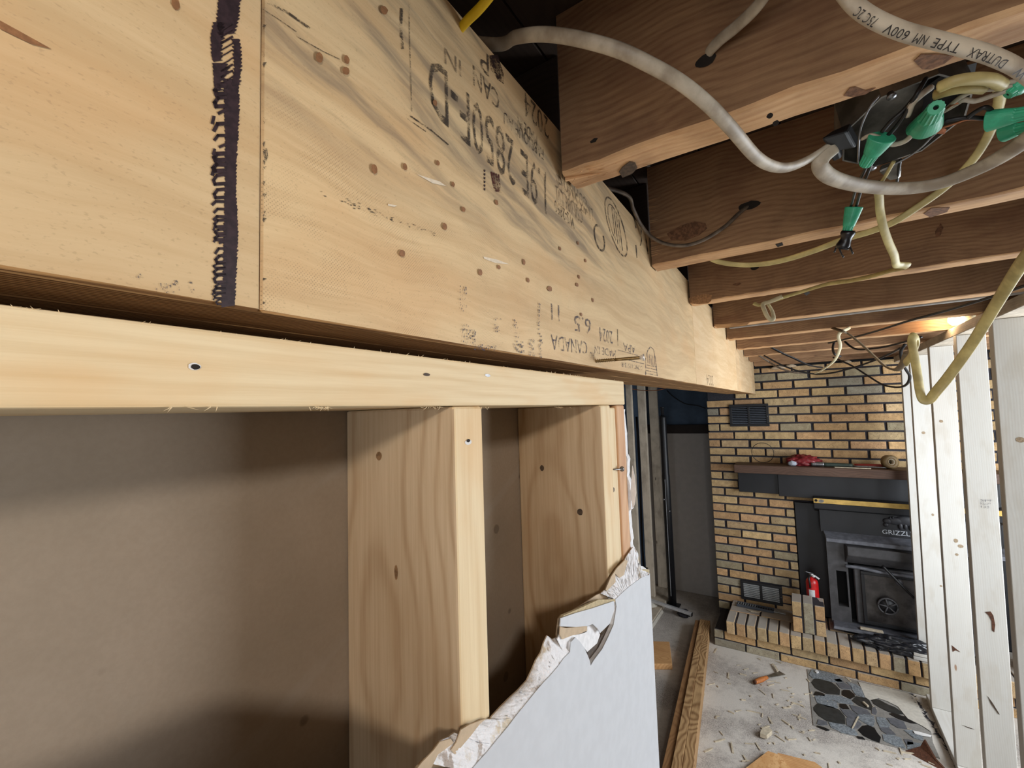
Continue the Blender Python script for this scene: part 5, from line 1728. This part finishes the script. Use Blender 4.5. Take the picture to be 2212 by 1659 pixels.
lathe('draft_knob', [(0.05, -0.012), (0.05, -0.002), (0.012, 0.002), (0.0, 0.006)], dc, MT['black'], door, (0, -1, 0), 24)
for k in range(5):
    t = 0.5+k*2*math.pi/5
    tube('spoke', [dc+np.array([0, -0.004, 0]), dc+np.array([0.048*math.cos(t), -0.004, 0.048*math.sin(t)])], 0.005, MT['stove'], door, n=6, sub=2)
# ash ledge at the foot
lg = hexa('ash_ledge', [(bx_0+0.002, 3.75, bz0-0.004), (0.92, 3.75, bz0-0.004), (0.92, 3.99, bz0-0.004), (bx_0+0.002, 3.99, bz0-0.004), (bx_0+0.006, 3.755, bz0+0.016), (0.92, 3.755, bz0+0.016), (0.92, 3.99, bz0+0.016), (bx_0+0.006, 3.99, bz0+0.016)], MT['stove_lip'], st, 0.003)
lg['label'] = 'pale dusty ledge'
box('foot', bx_0+0.06, 0.9, 3.80, 3.98, HZ+0.001, bz0-0.004, MT['slot'], st, 0)
# raised lettering and animal emblem
ta = atY(1906, 1153, 3.904)
text_on('raised_lettering', 'GRIZZLY', (ta[0], 3.9035, ta[2]), (0.168, 0, 0), (0, 0, 0.030), MT['letter'], st)
ec = atY(1936, 1126, 3.90)
em = lump('emblem', (0, 0, 0), 1, 1, 1, MT['bear'], st, 0.1, 2, 2, 1)
bpy.data.objects.remove(em)
bm = bmesh.new()
for (dx_, dz_, rx, rz) in ((0.0, 0.0, 0.055, 0.026), (0.05, 0.006, 0.06, 0.034), (-0.045, -0.004, 0.026, 0.02), (-0.055, -0.030, 0.016, 0.014), (0.02, -0.032, 0.014, 0.024), (0.075, -0.034, 0.015, 0.026), (0.045, -0.03, 0.012, 0.022), (-0.03, 0.018, 0.008, 0.009), (-0.016, 0.022, 0.008, 0.008)):
    t0 = bmesh.ops.create_uvsphere(bm, u_segments=14, v_segments=8, radius=1)
    for v in t0['verts']:
        v.co = Vector((ec[0]+dx_+v.co.x*rx, 3.905+v.co.y*0.012, ec[2]+dz_+v.co.z*rz))
from_bm('emblem', bm, MT['bear'], st, True)
# black plastic bag crumpled in front of the stove
gb = lump('plastic_bag', (0.42, 3.668, HZ+0.001), 0.21, 0.055, 0.055, MT['bag'], None, 0.34, 8, 2.2, 5)
tag(gb, 'crumpled black plastic bag on the hearth in front of the stove', 'bag')
sc1 = box('kindling', 0.24, 0.36, 3.765, 3.795, bz0+0.018, bz0+0.030, MT['chip'], None, 0.003)
tag(sc1, 'small piece of pale kindling on the stove ledge', 'kindling')
wb_ = lump('plastic_bag', (1.02, 3.72, HZ+0.001), 0.06, 0.06, 0.14, MT['bag_white'], None, 0.5, 4, 3, 4)
tag(wb_, 'white plastic bag seen between the two nearest pale studs', 'bag')

# ================================================================ new stud wall at the right


def xw(z): return 0.535+(z+0.75)*0.020


rw = thing('partition_frame', (0.56, 2.8, FL), 'new pale stud partition at the right, bright in the window light', 'stud wall')


def lean(name, y0, y1, z0, z1, w, mat, dx=0.0, bev=0.002):
    return hexa(name, [(xw(z0)+dx, y0, z0), (xw(z0)+dx+w, y0, z0), (xw(z0)+dx+w, y1, z0), (xw(z0)+dx, y1, z0), (xw(z1)+dx, y0, z1), (xw(z1)+dx+w, y0, z1), (xw(z1)+dx+w, y1, z1), (xw(z1)+dx, y1, z1)], mat, rw, bev, 2)


ZB = FL+0.037
SW = 0.0865
for (y0, zbot) in ((2.106, ZB), (2.514, ZB), (2.966, ZB), (3.44, ZB), (3.70, HZ+0.039), (1.69, ZB)):
    lean('stud', y0, y0+0.042, zbot, 0.2615, SW, MT['pale_z'])
box('top_plate', xw(0.28), xw(0.28)+0.089, 1.4, 3.95, 0.2625, 0.2995, MT['grey_y'], rw, 0.002)
box('sole_plate', xw(FL), xw(FL)+0.089, 1.4, 3.58, FL, FL+0.036, MT['pale_y'], rw, 0.002)
for k, (a, b) in enumerate(((HZ, HZ+0.018), (HZ+0.019, HZ+0.0385))):
    box('footing_block', 0.476+0.004*k, 0.64, 3.60+0.01*k, 3.80, a+0.003, b, MT['pale_x'], rw, 0.001)
# knots and splits on the pale studs
def sknot(px, py, Y, rx, rz, m='knot_pale'):
    c = atY(px, py, Y-0.0005)
    disc('knot', c, (0, -1, 0), rx, MT[m], rw, rz)


for a in ((1995, 935, 3.44, 0.008, 0.008), (2033, 910, 2.966, 0.007, 0.007), (2015, 1112, 3.44, 0.006, 0.007), (2065, 1168, 2.966, 0.008, 0.010), (2067, 1198, 2.966, 0.006, 0.006), (2033, 1266, 3.44, 0.006, 0.005), (2055, 1551, 3.44, 0.013, 0.009), (2204, 950, 2.106, 0.011, 0.009), (2075, 1180, 2.966, 0.010, 0.008)):
    sknot(*a)
patch2 = lambda n, pix, Y, m: slab(n, [atY(x, y, Y-0.0012) for x, y in pix], (0, 0.0006, 0), m, rw)
MT['split'] = plain('dark_split', S(96, 56, 34), 0.8, 0, 0.2, 160, 0.2)
patch2('split', [(2128, 1322), (2140, 1321), (2146, 1330), (2150, 1350), (2148, 1366), (2143, 1362), (2142, 1342), (2136, 1330)], 2.514, MT['split'])
patch2('split', [(2133, 1503), (2144, 1518), (2160, 1544), (2156, 1542), (2140, 1520)], 2.514, MT['knot_dark'])
patch2('split', [(2056, 1394), (2066, 1402), (2075, 1409), (2064, 1405), (2058, 1408)], 2.966, MT['split'])
patch2('split', [(2078, 1566), (2092, 1571), (2106, 1576), (2092, 1573)], 2.966, MT['knot_dark'])
for k in range(3):
    t = text_on('mill_stamp', ['SPF', 'KD-HT', '133'][k], atY(2118+k*0.5, 1083+k*7, 2.512), (0.036-0.006*k, 0, 0), (0, 0, 0.009), MT['ink_blue'], rw, (0, 0, 0))
# white ceiling sheet beyond the partition
cs = structure(box('trim_1', 0.66, 1.73, 0.2, 2.45, JZ-0.014, JZ-0.002, MT['wall_plain'], None, 0.001))
cs['label'] = 'white ceiling sheet beyond the partition'

# ================================================================ things at the back left
gw = thing('old_stud_wall', (-1.2, 4.15, FL), 'grey weathered studs of an older wall in the dark back left', 'stud wall')
for (px0, px1, Y, y_) in ((1355, 1367, 3.86, 1000), (1380, 1396, 4.14, 1000), (1404, 1422, 4.40, 1000)):
    a, b = atY(px0, 925, Y)[0], atY(px1, 925, Y)[0]
    box('stud', a, b, Y, Y+0.04, FL+0.04, 0.29, MT['grey_z'], gw, 0.002)
a = atY(1404, 925, 4.40)[0]
box('sole_plate', -1.32, -1.12, 3.5, 4.45, FL, FL+0.038, MT['grey_y'], gw, 0.002)
box('concrete_kerb', -1.27, -1.10, 3.2, 3.95, FL, FL+0.03, MT['dust'], gw, 0.01)
tb = tube('blue_conduit', [atY(1375, 900, 4.2), atY(1381, 1000, 4.2), atY(1386, 1150, 4.2), atY(1391, 1232, 4.2), atY(1396, 1290, 4.2)], 0.011, MT['tape'], gw, n=8)

post = thing('steel_post', (-1.045, 4.13, FL), 'black tubular steel jack post standing in the dark recess', 'post')
pc = atY(1453, 1305, 4.13)
px_ = pc[0]
zt0 = atY(1428, 898, 4.13)[2]
lathe('outer_tube', [(0.034, FL+0.012), (0.034, -0.62), (0.031, -0.60), (0.030, zt0-0.02), (0.026, zt0)], (px_, 4.13, 0), MT['rubber'], post, n=24)
lathe('inner_screw', [(0.014, zt0-0.01), (0.014, zt0+0.07), (0.02, zt0+0.072), (0.02, zt0+0.08)], (px_, 4.13, 0), MT['black'], post, n=16)
box('base_plate', px_-0.06, px_+0.06, 4.07, 4.19, FL+0.001, FL+0.011, MT['black'], post, 0.002)
for z in (-0.83, -0.93):
    lathe('pin', [(0.008, 0), (0.008, 0.012), (0.0, 0.014)], (px_+(0.024 if z < -0.9 else -0.02), 4.104, z), MT['steel'], post, (0, -1, 0), 12)
box('lower_sleeve', px_-0.0015, px_+0.0015, 4.09, 4.10, FL+0.1, -0.65, MT['alu'], post, 0)  # thin bright strip added as the tube's specular highlight

# bright aluminium strip lying across debris by the kerb
a, b = np.array([-1.20, 4.00, FL+0.075]), atZ(1495, 1326, FL+0.055)
b = atZ(1494, 1327, FL+0.05)
a = atZ(1395, 1293, FL+0.085)
dv = b-a
Ln = np.linalg.norm(dv); dv = dv/Ln
nv = np.cross((0, 0, 1), dv); nv /= np.linalg.norm(nv)
zz = np.cross(dv, nv)
al = obox('metal_strip', a, 0, Ln, -0.012, 0.012, -0.012, 0.012, MT['alu'], None, 0.002)
tag(al, 'shiny white aluminium strip lying in the back left corner', 'strip')
sup = obox('strip_cap', a, Ln, Ln+0.006, -0.014, 0.014, -0.016, 0.012, MT['rubber'], al, 0.001)
rb1 = lump('rubble', tuple(atZ(1478, 1330, FL+0.001)), 0.05, 0.05, 0.032, MT['mortar'], None, 0.3, 9, 2, 3)
tag(rb1, 'dark lump of rubble under the aluminium strip end', 'rubble')
rb2 = lump('rubble', (a[0]+0.03, a[1]+0.0, FL+0.001), 0.07, 0.06, 0.05, MT['dust'], None, 0.3, 10, 2, 3)
tag(rb2, 'pale lump of plaster rubble under the aluminium strip by the kerb', 'rubble')

# ================================================================ lumber and debris on the floor
# three planks on edge, side by side
e0, e1 = atZ(1502, 1336, -1.689), atZ(1534, 1340, -1.689)
n0, n1 = atZ(1428, 1659, -1.689), atZ(1497, 1659, -1.689)
for k, (t0, t1, m, dzp) in enumerate(((0.0, 0.30, 'plank_brown', -0.010), (0.31, 0.64, 'plank', 0.0), (0.65, 1.0, 'plank', -0.003))):
    fa, fb = e0+(e1-e0)*t0, e0+(e1-e0)*t1
    na, nb = n0+(n1-n0)*t0, n0+(n1-n0)*t1
    na, nb = fa+(na-fa)*1.5, fb+(nb-fb)*1.5
    pts = [(*(q[:2]), FL+0.001) for q in (na, nb, fb, fa)]+[(*(q[:2]), -1.689+dzp) for q in (na, nb, fb, fa)]
    o = hexa('lumber_plank', pts, MT[m], None, 0.002, 2)
    tag(o, ['left smooth brown plank of the three lying on edge on the floor', 'middle pale grainy plank of the three lying on edge', 'right dark grained plank of the three lying on edge nearest the hearth'][k], 'plank', 'planks lying on edge by the hearth')
pts = [atZ(x, y, FL+0.040) for x, y in ((1380, 1384), (1446, 1386), (1452, 1434), (1386, 1434))]
o = hexa('lumber_offcut', [(p[0], p[1], FL+0.001) for p in (pts[3], pts[2], pts[1], pts[0])]+[pts[3], pts[2], pts[1], pts[0]], MT['scrap'], None, 0.002)
tag(o, 'short offcut of orange brown board lying beside the drywall edge', 'offcut')
pts = [atZ(x, y, FL+0.022) for x, y in ((1659, 1622), (1683, 1630), (1708, 1659), (1640, 1720), (1560, 1690), (1612, 1658))]
o = slab('sheathing_offcut', pts, (0, 0, -0.018), MT['osb'])
tag(o, 'orange board offcut at the bottom edge lying on the floor', 'offcut')
pts = [atZ(x, y, FL+0.014) for x, y in ((1680, 1626), (1760, 1646), (1776, 1658), (1800, 1720), (1700, 1740), (1670, 1680))]
o = slab('plywood_offcut', pts, (0, 0, -0.012), MT['scrap'])
tag(o, 'pale striped plywood offcut beside the orange board offcut', 'offcut')
# chisel
ca, cb, cc, cd = atZ(1630, 1474, FL+0.016), atZ(1657, 1463, FL+0.016), atZ(1662, 1462, FL+0.012), atZ(1690, 1454, FL+0.004)
chs = thing('putty_knife', (ca+cb)/2-np.array([0, 0, 0.016]), 'orange handled putty knife lying on the dusty floor', 'tool')
tube('handle', [ca, (ca+cb)/2, cb], 0.015, MT['orange'], chs, rb=0.013, n=12, sub=6, rad=lambda t: 0.72+0.35*math.sin(math.pi*min(1, t*0.9+0.1)))
lathe('butt_cap', [(0.011, -0.012), (0.013, -0.006), (0.012, 0.002)], ca, MT['split'], chs, (ca-cb), 12)
dv = (cd-cb); dv /= np.linalg.norm(dv)
nv = np.cross((0, 0, 1), dv); nv /= np.linalg.norm(nv)
hexa('blade', [cb-nv*0.008, cb+nv*0.008, cd+nv*0.022, cd-nv*0.022]+[q+np.array([0, 0, 0.003]) for q in (cb-nv*0.008, cb+nv*0.008, cd+nv*0.022, cd-nv*0.022)], MT['galv'], chs, 0.0004)

# flooring remnant with a stone pattern of separate pieces
S2 = 6.506
vz = lambda x, y: (1700+x/S2, 1420+y/S2)
vr = thing('stone_flooring', atZ(1850, 1510, FL), 'patch of irregular grey and black stone flooring in front of the hearth', 'flooring')
base = [atZ(*vz(x, y), FL+0.0035) for x, y in ((280, 165), (300, 300), (370, 950), (420, 962), (960, 1105), (1290, 1200), (1810, 1335), (2020, 1370), (2150, 1420), (2050, 1190), (2030, 1060), (1960, 900), (1870, 720), (1780, 510), (1000, 330))]
slab('grout_bed', base, (0, 0, -0.003), MT['grout'], vr)
stones = [
    ('grey', [(350, 165), (620, 215), (780, 300), (770, 345), (640, 340), (480, 300), (360, 290), (310, 240)]),
    ('mid', [(660, 310), (740, 300), (800, 345), (700, 340)]),
    ('dark', [(345, 350), (385, 300), (440, 298), (620, 345), (690, 395), (745, 455), (740, 520), (560, 510), (470, 470), (400, 430)]),
    ('mid', [(690, 355), (800, 355), (900, 400), (920, 445), (780, 440), (740, 420)]),
    ('grey', [(830, 345), (960, 370), (1040, 420), (1100, 570), (960, 520), (910, 440), (890, 390)]),
    ('black', [(375, 525), (405, 475), (500, 500), (530, 520), (530, 545)]),
    ('black', [(775, 470), (800, 455), (880, 462), (950, 520), (955, 545), (890, 580), (800, 545), (772, 520)]),
    ('grey', [(385, 545), (560, 520), (780, 545), (890, 590), (940, 655), (860, 650), (720, 630), (640, 590)]),
    ('grey', [(390, 550), (600, 590), (700, 630), (715, 700), (680, 720), (560, 690), (420, 630)]),
    ('black', [(740, 650), (830, 655), (880, 725), (790, 722), (742, 695)]),
    ('dark', [(375, 700), (430, 645), (500, 660), (640, 695), (740, 740), (815, 830), (820, 935), (700, 920), (560, 890), (450, 820), (380, 740)]),
    ('mid', [(880, 665), (1000, 690), (1130, 740), (1180, 800), (1000, 800), (920, 740)]),
    ('mid', [(745, 710), (800, 735), (900, 740), (985, 800), (980, 850), (850, 840), (790, 780)]),
    ('dark', [(915, 605), (970, 545), (1110, 570), (1160, 610), (1200, 680), (1190, 740), (1100, 710), (1000, 670)]),
    ('dark', [(1170, 565), (1290, 590), (1420, 660), (1520, 700), (1650, 790), (1560, 800), (1420, 760), (1300, 700), (1220, 650)]),
    ('black', [(1430, 790), (1480, 780), (1620, 820), (1780, 850), (1870, 930), (1740, 920), (1560, 860)]),
    ('grey', [(990, 810), (1080, 800), (1220, 820), (1235, 900), (1215, 965), (1160, 960), (1060, 900), (1000, 860)]),
    ('grey', [(1255, 830), (1380, 850), (1450, 940), (1440, 980), (1300, 970), (1265, 900)]),
    ('mid', [(1190, 720), (1240, 690), (1265, 760), (1250, 800), (1190, 790)]),
    ('mid', [(830, 850), (960, 850), (1050, 935), (1000, 990), (940, 1000), (840, 950)]),
    ('mid', [(420, 930), (440, 868), (560, 900), (570, 945), (470, 950)]),
    ('grey', [(580, 905), (800, 945), (950, 1010), (1000, 1080), (960, 1095), (760, 1050), (620, 980)]),
    ('mid', [(1300, 980), (1430, 985), (1530, 1080), (1400, 1075), (1330, 1030)]),
    ('mid', [(1400, 850), (1500, 850), (1640, 900), (1690, 1000), (1560, 990), (1460, 930)]),
    ('black', [(1000, 1020), (1060, 960), (1140, 950), (1230, 990), (1270, 1060), (1320, 1120), (1300, 1195), (1200, 1160), (1080, 1100)]),
    ('grey', [(1340, 1080), (1480, 1085), (1600, 1130), (1670, 1275), (1520, 1240), (1360, 1170)]),
    ('mid', [(1640, 1145), (1760, 1160), (1780, 1220), (1680, 1230)]),
    ('grey', [(1640, 1020), (1760, 1020), (1900, 1090), (1920, 1170), (1780, 1130)]),
    ('grey', [(1690, 1180), (1900, 1210), (1960, 1290), (1850, 1330), (1690, 1280)]),
    ('black', [(420, 955), (520, 980), (600, 1020), (560, 1025), (440, 975)]),
    ('black', [(980, 1105), (1060, 1115), (1100, 1150), (1010, 1135)]),
]
for kind, pg in stones:
    slab('stone', [atZ(*vz(x, y), FL+0.0065) for x, y in pg], (0, 0, -0.0035), MT['stone_'+kind], vr)
# plaster dust film over the far right corner of it
du = slab('plaster_dust', [atZ(*vz(x, y), FL+0.0075) for x, y in ((1040, 420), (1000, 340), (1400, 430), (1720, 505), (1800, 560), (1870, 720), (1960, 900), (2020, 1040), (1900, 960), (1700, 860), (1640, 790), (1560, 690), (1400, 610), (1280, 570), (1160, 600), (1100, 560))], (0, 0, -0.001), MT['dust'])
tag(du, 'pale plaster dust spread over the stone flooring corner', 'dust', kind='stuff')
# dark strip of torn vinyl standing up beside the sole plate
tv = slab('torn_flap', [atZ(1955, 1622, FL+0.001), atZ(2050, 1672, FL+0.001), atZ(2020, 1640, FL+0.02), atZ(1996, 1598, FL+0.06), atZ(1988, 1612, FL+0.03)], (0.006, 0.004, 0.002), MT['split'])
tag(tv, 'dark brown torn flap sticking up from the floor near the sole plate', 'scrap')
# cut edge of the carpet
bm = bmesh.new()
for k in range(70):
    t = k/69
    q = atZ(1972+t*110, 1500+t*170+math.sin(t*30)*2, FL+0.001)
    sliver_bm(bm, q, (R.uniform(-0.03, 0.02), R.uniform(-0.03, 0.02), R.uniform(0.004, 0.014)), 0.004)
fr = from_bm('carpet_fringe', bm, MT['mortar'])
tag(fr, 'dark frayed carpet edge beside the stone flooring', 'carpet', kind='stuff')
# wood chips and crumbs
bm = bmesh.new()
for k in range(520):
    px, py = R.uniform(1430, 2030), R.uniform(1395, 1690)
    c = atZ(px, py, FL+0.003)
    if c[1] > 3.60 or c[0] > 0.5: continue
    if abs(c[1]-3.3) < 0.33 and -0.1 < c[0] and R.random() < 0.6: continue
    if 1470 < px < 1535 and py < 1500 or px < 1520-(py-1400)*0.1: continue
    den = math.exp(-((px-1690)/90)**2-((py-1500)/70)**2)+0.25
    if R.random() > den: continue
    an = R.uniform(0, math.pi)
    L, w, h = R.choice([0.006, 0.010, 0.018, 0.03])*R.uniform(0.7, 1.3), R.uniform(0.002, 0.005), R.uniform(0.001, 0.003)
    d1, d2 = np.array([math.cos(an), math.sin(an), R.uniform(-0.1, 0.1)])*L, np.array([-math.sin(an), math.cos(an), 0])*w
    z1 = np.array([0, 0, h])
    vs = [bm.verts.new(tuple(c+q)) for q in (-d1-d2-z1, d1-d2*0.6-z1, d1+d2*0.6-z1, -d1+d2-z1, -d1-d2+z1, d1-d2*0.6+z1, d1+d2*0.6+z1, -d1+d2+z1)]
    for q in ((3, 2, 1, 0), (4, 5, 6, 7), (0, 1, 5, 4), (1, 2, 6, 5), (2, 3, 7, 6), (3, 0, 4, 7)): bm.faces.new([vs[i] for i in q])
o = from_bm('wood_chips', bm, MT['chip'])
tag(o, 'scatter of small pale wood chips and crumbs on the dusty floor', 'debris', kind='stuff')
for lab, pix, h, m in (('pale wood chip leaning near the putty knife', ((1668, 1432), (1674, 1436), (1682, 1448), (1678, 1450)), 0.006, 'chip'),
                       ('long pale sliver near the bottom of the floor', ((1852, 1548), (1856, 1547), (1843, 1572), (1840, 1572)), 0.004, 'chip'),
                       ('small pale block of wood among the chips', ((1644, 1576), (1660, 1570), (1668, 1578), (1656, 1588), (1642, 1584)), 0.02, 'chip'),
                       ('white paper scrap at the near corner of the stone flooring', ((1972, 1578), (1984, 1580), (2012, 1588), (2010, 1591), (1990, 1588), (1976, 1584)), 0.003, 'paper_white'),
                       ('white scrap on the stone flooring by the hearth', ((1760, 1449), (1765, 1447), (1769, 1451), (1764, 1453)), 0.006, 'paper_white'),
                       ('pale sliver crossing the black stones', ((1863, 1515), (1867, 1515), (1877, 1524), (1873, 1524)), 0.010, 'chip')):
    o = slab('wood_scrap', [atZ(x, y, FL+0.008+h) for x, y in pix], (0, 0, -h), MT[m])
    tag(o, lab, 'scrap')
